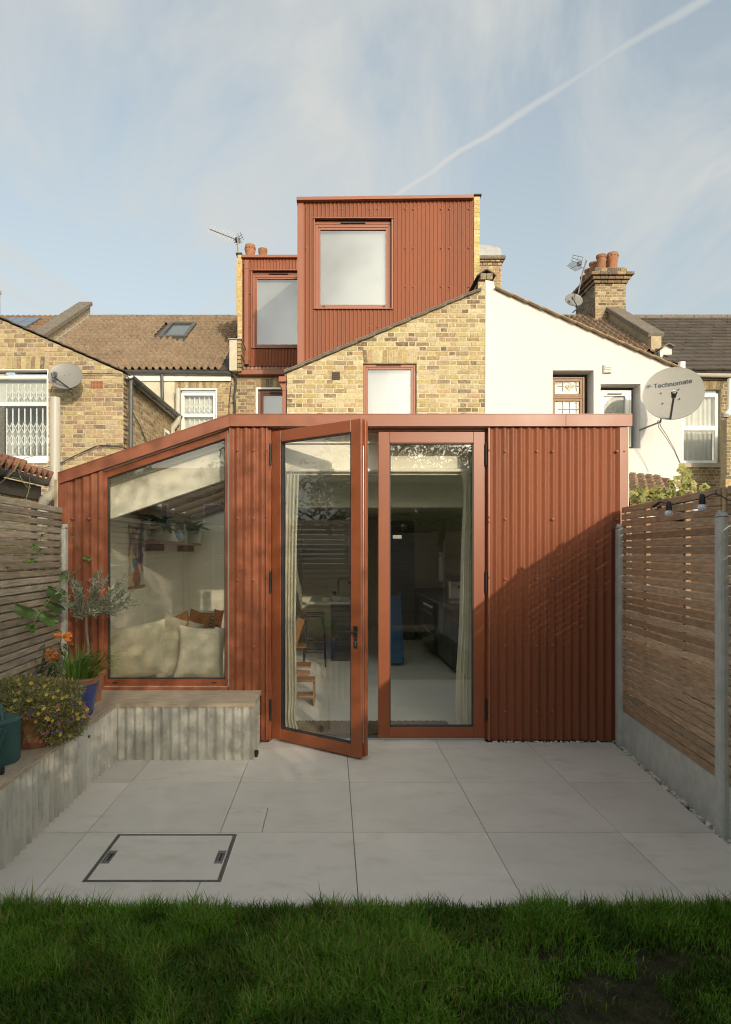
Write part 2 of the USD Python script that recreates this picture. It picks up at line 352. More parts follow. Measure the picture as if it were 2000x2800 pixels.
def brick_wall(house, name, pg, O, U, N, pal, mortar, course=.075, bond='flemish', arches=(), thick=.2, base=0., holes=()):
    """Mortar slab with every brick standing proud of it. pg: polygon in (u, z). arches: (u0, u1, z0, z1) bands of bricks on end."""
    O, U, N = np.asarray(O, float), np.asarray(U, float), np.asarray(N, float)
    solid = pg
    for h in holes: solid = solid.difference(h)
    m = MB().prism(solid, O, U, ZA, N, -thick, 0)
    wall = put(house, name, m, mortar)
    face = solid
    for a in arches: face = face.difference(sbox(a[0] - .006, a[2] - .008, a[1] + .006, a[3] + .008))
    pp = prep(face)
    u0, z0, u1, z1 = face.bounds
    s, hd, jt = .200, .092, .018
    row = 0
    z = base + math.floor((z0 - base) / course) * course
    while z < z1:
        par = int(round((z - base) / course)) % 2
        u = u0 - .4 + par * (s + hd + 2 * jt) / 2 + rng.uniform(-.01, .01); k = 0
        while u < u1:
            w = s if (bond == 'stretcher' or k % 2 == 0) else hd
            w += rng.uniform(-.004, .004)
            r = sbox(u, z + .007, u + w, z + course - .009)
            if pp.intersects(r):
                g = r if pp.contains(r) else face.intersection(r)
                for q in getattr(g, 'geoms', [g]):
                    if q.geom_type == 'Polygon' and q.area > .0012:
                        brick_piece(house, wall, q, O, U, N, BRICK, pick(pal), rng.uniform(.003, .009))
            u += w + jt; k += 1
        z += course; row += 1
    for a in arches:
        n = int(round((a[1] - a[0]) / .075)); w = (a[1] - a[0]) / n
        for i in range(n):
            t = (i + .5) / n - .5
            q = sbox(a[0] + i * w + .005, a[2], a[0] + (i + 1) * w - .005, a[3])
            q = affinity.skew(q, xs=t * 12, origin=(a[0] + (i + .5) * w, a[2]))
            g = q.intersection(sbox(a[0] - .05, a[2], a[1] + .05, a[3]))
            if not g.is_empty: brick_piece(house, wall, g, O, U, N, BRICK, pick(pal), rng.uniform(.004, .009))
    return wall
def pick_t(pal):
    a = np.array(pal, float); return (a.mean(0) * .55 + a[rng.integers(len(a))] * .45) * rng.uniform(.93, 1.07)
def roof_tiles(house, name, parent, O, U, S, N, nu, ns, w, gauge, pal, mat, kind='roll', stagger=False, keep=None):
    """Courses of single tiles: O lower left corner, U along the eaves, S up the slope, N the roof's normal."""
    O, U, S, N = [np.asarray(a, float) for a in (O, U, S, N)]
    if kind == 'roll':
        uu = np.array([0, .06, .13, .2, .27, .36, .5, .56, .63, .7, .77, .86, 1.0]) * w
        hh = np.array([.004, .052, .072, .052, .006, 0, 0.006, .052, .072, .052, .006, 0, 0.004])
        uu = np.minimum(uu, w - .004)
    else:
        uu = np.array([0.004, w - .004]); hh = np.zeros(2)
    k = len(uu)
    f = np.array([[i, i + 1, k + i + 1, k + i] for i in range(k - 1)] + [[2 * k + i, 2 * k + i + 1, i + 1, i] for i in range(k - 1)])
    f = np.vstack([f[:, [0, 1, 2]], f[:, [0, 2, 3]]])
    if np.dot(np.cross(U, S), N) < 0: f = f[:, ::-1]
    for r in range(ns):
        for c in range(-1 if stagger else 0, nu):
            off = (.5 * w if stagger and r % 2 else 0) + rng.uniform(-.004, .004)
            s0, s1 = r * gauge - .03 + rng.uniform(-.006, .006), (r + 1) * gauge + .01
            b = rng.uniform(-.003, .003)
            lo = np.stack([uu + off + c * w, np.full(k, s0), hh + .046 + b], 1); hi = np.stack([uu + off + c * w, np.full(k, s1), hh + .008], 1); dn = lo - [0, 0, .034]
            q = np.vstack([lo, hi, dn])
            v = O + q[:, :1] * U + q[:, 1:2] * S + q[:, 2:] * N
            if keep is not None and not keep(v.mean(0)): continue
            pool(house, name, parent, v, f, pick_t(pal), mat)

def frame_poly(outer, inner): return outer.difference(inner)
def window(parent, x0, x1, z0, z1, y, fw, mat, depth=.07, rails=(), mull=(), glass=GLASS, sash=.0, name='window', sill=None, back=None, label=None):
    """A framed window in a wall facing -y: outer frame, panes, optional sashes, rails, sill and a blind behind."""
    m = MB()
    m.box(x0, x0 + fw, y, y + depth, z0, z1, .004).box(x1 - fw, x1, y, y + depth, z0, z1, .004)
    m.box(x0 + fw, x1 - fw, y, y + depth, z0, z0 + fw, .004).box(x0 + fw, x1 - fw, y, y + depth, z1 - fw, z1, .004)
    for r in rails: m.box(x0 + fw, x1 - fw, y + .004, y + depth, r - fw * .6, r + fw * .6, .004)
    for r in mull: m.box(r - fw * .5, r + fw * .5, y + .004, y + depth, z0 + fw, z1 - fw, .004)
    w = put(parent, name, m, mat, label=label)
    zs = [z0 + fw] + [q for r in rails for q in (r - fw * .6, r + fw * .6)] + [z1 - fw]
    for a, b in zip(zs[::2], zs[1::2]):
        xa, xb = x0 + fw, x1 - fw
        if sash:
            s = MB()
            s.box(xa, xa + sash, y + .012, y + depth, a, b, .003).box(xb - sash, xb, y + .012, y + depth, a, b, .003).box(xa + sash, xb - sash, y + .012, y + depth, a, a + sash, .003).box(xa + sash, xb - sash, y + .012, y + depth, b - sash, b, .003)
            put(w, 'sash', s, mat); xa, xb, a, b = xa + sash, xb - sash, a + sash, b - sash
        yy = y + depth * .5
        put(w, 'pane', (np.array([[xa, yy, a], [xb, yy, a], [xb, yy, b], [xa, yy, b]]), np.array([[0, 1, 2], [0, 2, 3]])), glass)
    if back: put(w, 'blind', MB().box(x0 + fw, x1 - fw, y + depth + back[0], y + depth + back[0] + .004, z0 + fw, z1 - fw), back[1])
    if sill: put(w, 'sill', MB().box(x0 - sill[0], x1 + sill[0], y - sill[1], y + depth, z0 - sill[2], z0 - .002, .006), sill[3] if len(sill) > 3 else mat)
    return w

# ------------------------------------------------------------------ ground, patio, lawn
ground = put(None, 'ground', MB().raw([[-90, -60, -.09], [90, -60, -.09], [90, 110, -.09], [-90, 110, -.09]], [[0, 1, 2], [0, 2, 3]]), SOIL, kind='structure')
FA = np.array([2.585, 0, 0]); FE = np.array([-.11, -1, 0]); FE /= np.linalg.norm(FE); FN = np.array([FE[1], -FE[0], 0])   # right fence: origin, direction towards the lawn, inward normal
LA = np.array([-2.40, 0, 0]); LE = np.array([.044, -1, 0]); LE /= np.linalg.norm(LE); LN = np.array([-LE[1], LE[0], 0])
PATIO_Y = -2.68
edge = lambda y: 2.505 + .11 * y
patio = put(None, 'patio', MB().prism(poly((-1.80, -.02), (2.52, -.02), (edge(PATIO_Y), PATIO_Y + .004), (-1.80, PATIO_Y + .004)), (0, 0, 0), XA, YA, ZA, -.08, -.012), M('patio_joint', (.10, .095, .08), .95, .3, 20), kind='structure')
tray = sbox(-1.274, -2.447, -.568, -1.906)
small = sbox(-.67, -1.879, -.419, -1.523)
area = poly((-1.80, .02), (.0, .02), (1.35, .02), (1.40, -.085), (2.60, -.085), (edge(-.085) + .0, -.085), (edge(PATIO_Y), PATIO_Y), (-1.80, PATIO_Y))
area = Polygon([(-1.80, -.085), (-.56, -.085), (-.55, .0), (1.37, .0), (1.38, -.085), (edge(-.085), -.085), (edge(PATIO_Y), PATIO_Y), (-1.80, PATIO_Y)])
xs = [-1.85, -1.47, -.67, .13, .93, 1.73, 2.53]; ys = [.05, -.274, -1.066, -1.879, -2.69]
def slab(pg, name='paving_slab', top=0.0, parent=patio):
    pg = pg.intersection(area) if name == 'paving_slab' else pg
    g = .0022
    for q in getattr(pg, 'geoms', [pg]):
        q2 = q.buffer(-g, join_style=2)
        if q2.is_empty or q2.area < .003: continue
        h = rng.uniform(-.0008, .0008)
        t = np.array([.63, .592, .525]) * rng.uniform(.93, 1.05)
        put(parent, name, MB().prism(q2, (0, 0, 0), XA, YA, ZA, -.02, top + h, t), PAVE)
for i in range(6):
    for k in range(4):
        c = sbox(xs[i], ys[k + 1], xs[i + 1], ys[k]).difference(tray.buffer(.001, join_style=2))
        if i == 2 and k == 2:
            slab(c.difference(small)); slab(small)
        else: slab(c)
thr = sbox(-.55, -.052, 1.37, .0)
# recessed manhole cover filled with paving
cov = thing('manhole_cover', 'paved drain cover with dark metal rim and two handles, in the patio by the lawn', 'drain cover')
m = MB()
for a, b in ((0.0, .006), (.010, .015)):
    m.prism(tray.buffer(-a, join_style=2).difference(tray.buffer(-b, join_style=2)), (0, 0, 0), XA, YA, ZA, -.03, .001)
put(cov, 'rim', m, GALV)
put(cov, 'gap', MB().prism(tray, (0, 0, 0), XA, YA, ZA, -.06, -.012), BLACK)
fill = tray.buffer(-.019, join_style=2)
hl = [sbox(-1.251, -2.26, -1.205, -2.11), sbox(-.638, -2.26, -.592, -2.11)]
put(cov, 'paving_infill', MB().prism(fill.difference(hl[0]).difference(hl[1]), (0, 0, 0), XA, YA, ZA, -.02, 0.0, (.63, .592, .525)), PAVE)
for q in hl:
    a, b, c, d = q.bounds
    m = MB().box(a, c, b, d, -.011, -.007).box(a, a + .004, b, d, -.022, .001).box(c - .004, c, b, d, -.022, .001).box(a, c, b, b + .03, -.022, -.001).box(a, c, d - .03, d, -.022, -.001)
    h = put(cov, 'handle_recess', m, GALV)
    put(h, 'lifting_bar', MB().tube([((a + c) / 2, b + .035, -.006), ((a + c) / 2, d - .035, -.006)], .005), BLACK)
# lawn
lawn = put(None, 'lawn', None or MB().prism(poly((-2.36, PATIO_Y), (2.6, PATIO_Y), (2.36, -8.3), (-2.0, -8.3)), (0, 0, 0), XA, YA, ZA, -.2, -.02), LAWN, kind='structure')
def grass(n, x0, x1, y0, y1, hmin, hmax, seed, wid=.0026):
    g = np.random.default_rng(seed)
    x, y = g.uniform(x0, x1, n), g.uniform(y0, y1, n)
    q = np.stack([x, y, 0 * x], 1)
    clump = meshkit.fbm(q * 3.2, 3, 5); fine = meshkit.noise(q * 14, 3)
    bare = meshkit.fbm(q * [2.6, 3.4, 1] + 40, 3, 9)
    thin = np.clip((x - .15) / .8, 0, 1) * np.clip((-2.8 - y) / .25, 0, 1)
    keep = g.uniform(0, 1, n) < np.clip(1.25 - 1.25 * thin * np.clip((bare - .36) * 8, 0, 1), .05, 1)
    x, y, clump, fine, thin = x[keep], y[keep], clump[keep], fine[keep], thin[keep]; n = len(x)
    h = g.uniform(hmin, hmax, n) * (.45 + 1.1 * clump) * (.7 + .6 * fine) * (1 - .5 * thin)
    a = g.uniform(0, 2 * np.pi, n); lean = h * g.uniform(.15, .95, n)
    d = np.stack([np.cos(a), np.sin(a), 0 * a], 1); s = np.stack([-np.sin(a), np.cos(a), 0 * a], 1) * (wid * g.uniform(.6, 1.3, n))[:, None]
    b = np.stack([x, y, np.full(n, -.02)], 1)
    up = np.array([0, 0, 1.])
    p1 = b + d * (lean * .28)[:, None] + up * (h * .55)[:, None]; p2 = b + d * lean[:, None] + up * (h * g.uniform(.75, 1, n))[:, None]
    v = np.stack([b - s, b + s, p1 - s * .8, p1 + s * .8, p2], 1).reshape(-1, 3)
    f = np.array([[0, 1, 3], [0, 3, 2], [2, 3, 4]]); f = (f[None] + (np.arange(n) * 5)[:, None, None]).reshape(-1, 3)
    base = np.array([.085, .185, .012]); dry = np.array([.26, .22, .07]); pale = np.array([.12, .245, .02])
    k = g.uniform(0, 1, n)[:, None]
    patch = meshkit.fbm(q[keep] * 1.6 + 7, 3, 21)[:, None]
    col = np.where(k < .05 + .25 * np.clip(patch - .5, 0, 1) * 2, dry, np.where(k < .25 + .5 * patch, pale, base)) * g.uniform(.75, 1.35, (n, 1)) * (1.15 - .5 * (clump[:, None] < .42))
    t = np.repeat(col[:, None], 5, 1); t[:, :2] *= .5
    return v, f, t.reshape(-1, 3)
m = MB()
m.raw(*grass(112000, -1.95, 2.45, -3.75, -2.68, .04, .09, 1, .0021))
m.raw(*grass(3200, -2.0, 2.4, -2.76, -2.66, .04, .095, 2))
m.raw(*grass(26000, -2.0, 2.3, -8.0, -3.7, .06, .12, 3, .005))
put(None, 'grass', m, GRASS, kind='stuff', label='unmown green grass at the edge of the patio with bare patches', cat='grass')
# pebbles along the right edge of the patio and under the cladding
def pebbles(n, gen, seed):
    g = np.random.default_rng(seed); s = trimesh.creation.icosphere(1, 1.0); m = MB()
    for i in range(n):
        p, r = gen(g); sc = np.array([g.uniform(.8, 1.4), g.uniform(.8, 1.3), g.uniform(.55, .85)]) * r
        R = rot(ZA, g.uniform(0, 360))[:3, :3] @ rot(XA, g.uniform(-30, 30))[:3, :3]
        v = (s.vertices * (1 + .12 * (meshkit.noise(s.vertices * 1.7 + i * 3)[:, None] - .5)) * sc) @ R.T + p
        m.raw(v, s.faces, np.array([1, .97, .9]) * g.choice([.55, .8, 1, 1.1]))
    return m
def alongfence(g):
    t = g.uniform(.10, 2.7); u = g.uniform(.012, .085)
    return np.array([edge(-t) + u, -t, -.022 + g.uniform(-.012, .006)]), g.uniform(.008, .021)
put(None, 'gravel_strip', pebbles(360, alongfence, 4), PEBBLE, smooth=True, kind='stuff', label='strip of white and grey pebbles between the patio and the right fence', cat='pebbles')
put(None, 'gravel_bed', MB().prism(poly((edge(0), 0), (2.66, 0), (2.40, -2.7), (edge(-2.7), -2.7)), (0, 0, 0), XA, YA, ZA, -.085, -.035), SOIL, kind='structure')
def underclad(g): return np.array([1.42 + g.beta(1.0, 1.4) * 1.05, -.092 + g.uniform(-.008, .004), .004 + g.uniform(-.004, .004)]), g.uniform(.007, .013)
put(None, 'pebbles', pebbles(55, underclad, 6), PEBBLE, smooth=True, kind='stuff', label='row of white pebbles at the foot of the red cladding right of the doors', cat='pebbles')

# ------------------------------------------------------------------ garden extension with corrugated cladding
ext = thing('garden_extension', 'garden extension clad in rust red corrugated sheets with tall glazed doors', 'house extension')
D0, DC, DF = 5.65, 5.58, 5.55
YC = DC + CAMY
PITCH, AMP = .0725, .0105
ftop = lambda px: 1293 + (px - 159) * (1133 - 1293) / (629 - 159) if px < 629 else 1133
fbot = lambda px: 1324 + (px - 159) * (1165.5 - 1324) / (629 - 159) if px < 629 else 1165.5
zt = lambda x: Z(fbot(CX + x / DC * F), DC) - .012
def clad(p0, p1, zb, phase):
    put(ext, 'cladding_sheet', corrugated(X(p0, DC), X(p1, DC), lambda x: zb, zt, YC, PITCH, AMP, phase), CLAD, smooth=50, tint=np.array([1, 1, 1]) * rng.uniform(.93, 1.07))
ph = X(1358, DC)
clad(185, 273, .40, X(208, DC)); clad(630.5, 728, .015, X(650, DC)); clad(1340, 1478, .012, ph); clad(1477, 1692, .012, ph)
wall_out = Polygon([(-2.46, 0), (2.665, 0), (2.665, 2.86), (-.90, 2.86), (-2.46, 2.33)])
WX0, WX1 = X(282.5, D0), X(625, D0)
gl = [(X(296, D0), Z(1856.5, D0)), (X(617, D0), Z(1856.5, D0)), (X(617, D0), Z(1200, D0)), (X(296, D0), Z(1307, D0))]
fr = [(WX0, Z(1874, D0)), (WX1, Z(1874, D0)), (WX1, Z(1175, D0)), (WX0, Z(1293, D0))]
DX0, DX1, DZ1 = X(731, D0), X(1339, D0), Z(1172, D0)
wallmesh = wall_out.difference(Polygon(fr)).difference(sbox(DX0, -.1, DX1, DZ1 + .0))
put(ext, 'front_wall', wallprism(wallmesh, -.035, .16), INWHITE)
m = MB()
def strip(p0, p1, zb, ztop0, ztop1, y0, y1, mat=TRIM, nm='corner_trim'):
    x0, x1 = X(p0, DC), X(p1, DC)
    put(ext, nm, wallprism(poly((x0, zb), (x1, zb), (x1, ztop1), (x0, ztop0)), y0, y1), mat)
strip(160, 185.5, .1, zt(X(160, DC)), zt(X(185, DC)), YC - .016, .1)
strip(1693.5, 1717, .01, zt(2.6), zt(2.6), YC - .016, .1)
strip(273, 281, .42, zt(X(273, DC)), zt(X(281, DC)), YC - .012, .0, TRIM, 'window_trim')
strip(627.5, 630.5, .42, zt(-.9), zt(-.9), YC - .012, .0, TRIM, 'window_trim')
strip(728, 732, .01, zt(0), zt(0), YC - .010, .02, TRIM, 'door_trim')
strip(1335.5, 1340, .01, zt(0), zt(0), YC - .010, .02, TRIM, 'door_trim')
# fascia boards: sloping, then two lengths of the flat one
def fascia(p0, p1):
    q = [(p0, fbot(p0)), (p1, fbot(p1)), (p1, ftop(p1)), (p0, ftop(p0))]
    fp = pxpoly(DF, *q)
    b = put(ext, 'fascia', wallprism(fp, DF + CAMY - .008, DF + CAMY + .03), TRIM)
    (xa, za), (xb, zb) = (X(p0, DF), Z(ftop(p0), DF)), (X(p1, DF), Z(ftop(p1), DF))
    put(b, 'capping', MB().prism(poly((xa, za - .004), (xb, zb - .004), (xb, zb + .004), (xa, za + .004)), (0, 0, 0), XA, ZA, -YA, -.35, .112), TRIM)
fascia(159, 628.6); fascia(629, 1547); fascia(1548, 1729)
put(ext, 'soffit', MB().box(-.90, 2.665, DF + CAMY + .03, .16, 2.862, 2.868), TRIM)
# picture window
w = put(ext, 'window', wallprism(Polygon(fr).difference(Polygon(gl)), -.03, .06), DFRAME, label='sloping picture window frame')
gp = Polygon(gl)
put(w, 'gasket', wallprism(gp.difference(gp.buffer(-.008, join_style=2)), -.012, .03), GASKET)
put(w, 'pane', (np.array([[a, .005, b] for a, b in gl]), np.array([[0, 1, 2], [0, 2, 3]])), GLASS)
put(w, 'sill', MB().box(WX0 - .01, WX1 + .01, -.075, .05, Z(1884, D0), Z(1874.5, D0), .004), TRIM)
for px in (318, 588): put(w, 'drain_cap', MB().box(X(px - 6, D0), X(px + 6, D0), -.036, -.028, Z(1867, D0), Z(1863.5, D0), .001), BLACK)
# door frame
m = MB()
m.box(DX0, X(743.5, D0), -.04, .08, 0.0, DZ1, .003).box(X(1326, D0), DX1, -.02, .08, 0.0, DZ1, .003).box(X(743.5, D0), X(1326, D0), -.02, .08, Z(1180, D0), DZ1, .003)
put(ext, 'door_frame', m, DFRAME)
put(ext, 'threshold', MB().box(X(743.5, D0), X(1326, D0), -.03, .09, 0.003, .016, .003), STEEL)
LEAFW, LZ0, LZ1 = .955, Z(2016, D0), Z(1182, D0)
def door_leaf(label, M4, hinge_left, open_=False):
    """Leaf in its own frame: x from the hinge 0 to LEAFW, outer face y=0."""
    def tr(mesh):
        v, f = mesh.arrays() if isinstance(mesh, MB) else mesh
        v = np.asarray(v, float).copy()
        if not hinge_left: v[:, 0] = -v[:, 0]; f = np.asarray(f)[:, ::-1]
        return v @ M4[:3, :3].T + M4[:3, 3], f
    st, rl = .102, .10
    m = MB().box(0, st, 0, .07, LZ0, LZ1, .003).box(LEAFW - st, LEAFW, 0, .07, LZ0, LZ1, .003).box(st, LEAFW - st, 0, .07, LZ0, LZ0 + rl, .003).box(st, LEAFW - st, 0, .07, LZ1 - rl, LZ1, .003)
    d = put(ext, 'door', tr(m), DFRAME, label=label)
    g = MB()
    a, b, c, e = st, LEAFW - st, LZ0 + rl, LZ1 - rl
    for q in ((a, a + .009, c, e), (b - .009, b, c, e), (a, b, c, c + .009), (a, b, e - .009, e)): g.box(q[0], q[1], .006, .05, q[2], q[3])
    put(d, 'gasket', tr(g), GASKET)
    put(d, 'pane', tr((np.array([[a, .028, c], [b, .028, c], [b, .028, e], [a, .028, e]]), np.array([[0, 1, 2], [0, 2, 3]]))), GLASS)
    for zz in (Z(1245, D0), Z(1592, D0), Z(1938, D0)):
        h = MB().tube([(-.008, -.014, zz - .098), (-.008, -.014, zz + .098)], .0105, 10)
        for k in (-.028, .03): h.tube([(-.008, -.012, zz + k - .001), (-.008, -.012, zz + k + .001)], .0114, 10)
        put(d, 'hinge', tr(h), BLACK, smooth=40)
    if open_:
        put(d, 'edge_strip', tr(MB().box(LEAFW, LEAFW + .012, .018, .028, LZ0 + .12, LZ1 - .22, .001)), STEEL)
        put(d, 'rebate_edge', tr(MB().box(LEAFW, LEAFW + .022, .032, .068, LZ0 + .012, LZ1 - .012, .002)), DFRAME)
        hz = Z(1725, 5.15); hx = LEAFW - .05
        put(d, 'handle_plate', tr(MB().box(hx - .021, hx + .021, -.008, 0, hz - .045, hz + .045, .008)), BLACK)
        put(d, 'handle', tr(MB().tube([(hx, -.006, hz), (hx, -.05, hz), (hx - .012, -.056, hz), (hx - .17, -.05, hz - .004)], [.011, .010, .011, .009], 10)), BLACK, smooth=40)
        kz = Z(1756, 5.15)
        k = put(d, 'keyhole_plate', tr(MB().box(hx - .019, hx + .019, -.006, 0, kz - .042, kz + .042, .008)), BLACK)
        put(d, 'lock_cylinder', tr(MB().tube([(hx, -.010, kz + .01), (hx, -.004, kz + .01)], .0085, 12).box(hx - .004, hx + .004, -.010, -.004, kz - .02, kz + .005)), STEEL)
        put(d, 'key', tr(MB().tube([(hx + .0, .07, kz + .008), (hx, .10, kz + .008)], .004, 8).box(hx - .012, hx + .012, .10, .103, kz - .01, kz + .022, .002)), STEEL)
ang = -36.0
door_leaf('left glazed door standing ajar towards the patio', trimesh.transformations.translation_matrix([X(745, D0), -.03, 0]) @ rot(ZA, ang), True, True)
door_leaf('right glazed door, closed', trimesh.transformations.translation_matrix([X(1324.5, D0), -.03, 0]), False)
# screws
yb = YC - AMP - .001
for py in (1235, 1420, 1584, 1766, 1945):
    for px in (1381, 1511): bolt(ext, P(px, py, DC) * [1, 0, 1] + [0, yb - .003, 0])
    if py != 1420: bolt(ext, P(1468, py, DC) * [1, 0, 1] + [0, yb - .003, 0])
    bolt(ext, P(1686.5, py, DC) * [1, 0, 1] + [0, yb - .004, 0])
for py in (1232, 1419, 1587, 1768):
    for px in (650, 694): bolt(ext, P(px, py, DC) * [1, 0, 1] + [0, yb - .003, 0])
for py in (1232, 1414, 1427, 1579, 1766, 1950):
    for px in (730.3, 1337.5): bolt(ext, P(px, py, DC) * [1, 0, 1] + [0, YC - .010, 0], r=.008)
for py in (1418, 1588, 1763):
    for px in (199, 244): bolt(ext, P(px, py, DC) * [1, 0, 1] + [0, yb - .003, 0])
    bolt(ext, P(277, py - 2, DC) * [1, 0, 1] + [0, YC - .012, 0], r=.008)
    bolt(ext, P(629, py - 2, DC) * [1, 0, 1] + [0, YC - .012, 0], r=.006)
bolt(ext, P(1705.5, 1235, DC) * [1, 0, 1] + [0, YC - .016, 0], r=.008)
# inside: floor, walls, roof with glazing
EY = 4.35
put(ext, 'floor', MB().box(-2.46, 2.66, .095, EY + 4.2, -.06, .004), INFLOOR)
put(ext, 'inner_wall', MB().box(-2.46, -2.36, .16, EY + .02, 0, 2.33), INWALL)
put(ext, 'inner_wall', MB().box(2.56, 2.66, .16, EY + 4.2, 0, 2.86), INWALL)
put(ext, 'outer_wall', MB().box(-2.50, -2.462, 0, EY - .02, 0, 2.34), MORTARG)
put(ext, 'outer_wall', MB().box(2.6605, 2.664, 0.1, EY - .02, 0, 2.86), TRIM)
put(ext, 'flat_roof', MB().prism(sbox(-.90, .17, 2.66, EY - .02).difference(sbox(-.3, .6, 2.2, 2.25)), (0, 0, 0), XA, YA, ZA, 2.70, 2.80), INWHITE)
put(ext, 'flat_rooflight', (np.array([[-.32, .58, 2.81], [2.22, .58, 2.81], [2.22, 2.27, 2.81], [-.32, 2.27, 2.81]]), np.array([[0, 1, 2], [0, 2, 3]])), GLASSN)
rs = lambda x: 2.70 + (x + .90) * .34
def slope(y0, y1, x0, x1, t0, t1): return MB().prism(poly((x0, rs(x0) + t0), (x1, rs(x1) + t0), (x1, rs(x1) + t1), (x0, rs(x0) + t1)), (0, 0, 0), XA, ZA, -YA, -y1, -y0)
put(ext, 'sloping_roof', slope(.17, 1.75, -2.46, -.90, 0, .10), INWHITE)
put(ext, 'sloping_roof', slope(1.75, EY - .02, -2.46, -2.18, 0, .10), INWHITE)
for yy in (1.75, 2.4, 3.05, 3.7, 4.25): put(ext, 'rafter', slope(yy, yy + .07, -2.18, -.90, -.05, .10), M('dark_rafter', (.10, .06, .035), .6) if 'dark_rafter' not in mats else mats['dark_rafter'])
put(ext, 'rooflight', (np.array([[-2.18, 1.75, rs(-2.18) + .11], [-.9, 1.75, rs(-.9) + .11], [-.9, EY - .05, rs(-.9) + .11], [-2.18, EY - .05, rs(-2.18) + .11]]), np.array([[0, 1, 2], [0, 2, 3]])), GLASSN)
put(ext, 'wall_plate', MB().box(-2.36, -2.24, 1.6, EY - .02, 2.14, 2.24), M('plate_timber', (.22, .13, .075), .6))
put(ext, 'beam', MB().box(-.99, -.87, .17, EY - .02, 2.5, 2.70), INWHITE)
bl = [(X(285, 5.85), Z(1425, 5.85)), (X(640, 5.85), Z(1303, 5.85)), (-.90, 2.69), (X(285, 5.85), rs(X(285, 5.85)) - .002)]
put(ext, 'bulkhead', wallprism(Polygon(bl), .20, .28), INWHITE)
put(ext, 'bulkhead', MB().box(-.86, 2.56, .205, .30, Z(1298, 5.86), 2.70), INWHITE)
put(ext, 'beam', MB().box(-.86, 2.56, 3.4, 3.6, 2.34, 2.70), INWHITE)
put(ext, 'side_wall', MB().box(-2.36, -.66, EY - .02, EY + .08, 0, 3.3), INWALL)
put(ext, 'kitchen_ceiling', MB().box(-.70, 2.56, EY - .01, EY + 4.2, 2.45, 2.55), INWALL)
put(ext, 'kitchen_wall', MB().box(-.76, -.66, EY + .09, EY + 4.2, 0, 2.45), INWALL)
put(ext, 'kitchen_wall', MB().box(-.8, 2.7, EY + 4.2, EY + 4.3, 0, 2.55), INWALL)
put(ext, 'window_seat', MB().box(-2.35, -.97, .10, .62, .02, .455, .01).box(-2.35, -1.75, .62, 3.9, .02, .455, .01), WOODI)

# ------------------------------------------------------------------ the brick house with its loft dormers
house = thing('terraced_house', 'yellow brick terraced house with red corrugated loft dormers', 'house')
DH = 10.0; YH = DH + CAMY
O = (0, YH, 0)
verge = [(783, 1022), (1309, 797), (1310, 797)]
hw = pxpoly(DH, (785, 1180), (785, 1030), (785, 1022), (1308, 798), (1309, 770), (1327, 770), (1326, 1180))
wz = (X(993, DH), Z(1180, DH), X(1140, DH), Z(993, DH))
win_h = sbox(*wz)
vent = sbox(X(908, DH), Z(1039, DH), X(930, DH), Z(1017, DH))
brick_wall(house, 'rear_wall', hw, O, XA, -YA, STOCK, MORTAR, holes=[win_h, vent], arches=[(X(994, DH), X(1141, DH), Z(991.5, DH), Z(957, DH))], base=2.8)
put(house, 'outrigger_side', MB().box(X(785, DH), X(785, DH) + .1, YH + .2, 8.0, 2.8, Z(1030, DH)), MORTARG)
v = put(house, 'air_vent', MB().box(*[vent.bounds[0], vent.bounds[2], YH - .012, YH + .02, vent.bounds[1], vent.bounds[3]]), M('brown_vent', (.06, .04, .025), .6))
vb = vent.bounds
for k in range(4): put(v, 'louvre', MB().box(vb[0] + .008, vb[2] - .008, YH - .022, YH - .012, vb[1] + .012 + k * .031, vb[1] + .03 + k * .031, .002), mats['brown_vent'])
w = window(house, wz[0] + .004, wz[2] - .004, wz[1] - .02, wz[3] - .004, YH + .045, .045, TRIM, glass=GLASSC, sash=.035, back=(.05, BLIND), label='red framed upper window above the extension roof')
put(w, 'trickle_vent', MB().box(X(1030, DH), X(1098, DH), YH + .03, YH + .045, wz[3] - .032, wz[3] - .018, .002), BLACK)
# verge tiles stepping down the slope
a, b = np.array([X(778, DH), Z(1020, DH)]), np.array([X(1309, DH), Z(796, DH)])
for k in range(11):
    p = a + (b - a) * (k / 11); q = a + (b - a) * ((k + 1.12) / 11)
    d = (q - p) / np.linalg.norm(q - p); nrm = np.array([-d[1], d[0]])
    for j, off in enumerate((.0, .022)):
        t0, t1 = p + nrm * (off - .006 + .012), q + nrm * (off - .022 + .012)
        put(house, 'verge_tile', MB().bar((t0[0], YH - .03 + .11, t0[1]), (t1[0], YH - .03 + .11, t1[1]), .30, .017, .003, up=(-d[1], 0, d[0])), COPING)
put(house, 'roof_slope', MB().prism(Polygon([tuple(a - [0, .06]), tuple(b - [0, .06]), tuple(b), tuple(a)]), (0, 0, 0), XA, ZA, -YA, -8.4, -(YH + .02)), COPING)
# ridge cap where the two outriggers meet
rc = P(1331, 742, DH) + [0, .58, 0]
m = MB()
for s in (-1, 1): m.bar(rc + [s * .004, .0, .03], rc + [s * .150, 0, -.07], 1.2, .022, .004, up=(s * .105, 0, .15))
put(house, 'ridge_tile', m, M('dark_ridge', (.06, .05, .04), .8, .3, 10))
for k in range(2): put(house, 'ridge_brick', MB().box(rc[0] - .10 + k * .1, rc[0] - .005 + k * .1, YH - .02, YH + .2, rc[2] - .13, rc[2] - .03, .006, (.25, .2, .13)), BRICK, tint=(.24, .19, .12))
put(house, 'flashing', MB().bar(P(1318, 757, DH) + [0, .3, 0], P(1293, 800, DH) + [0, .3, 0], .5, .02, up=(-.8, 0, .5)), mats['dark_ridge'])
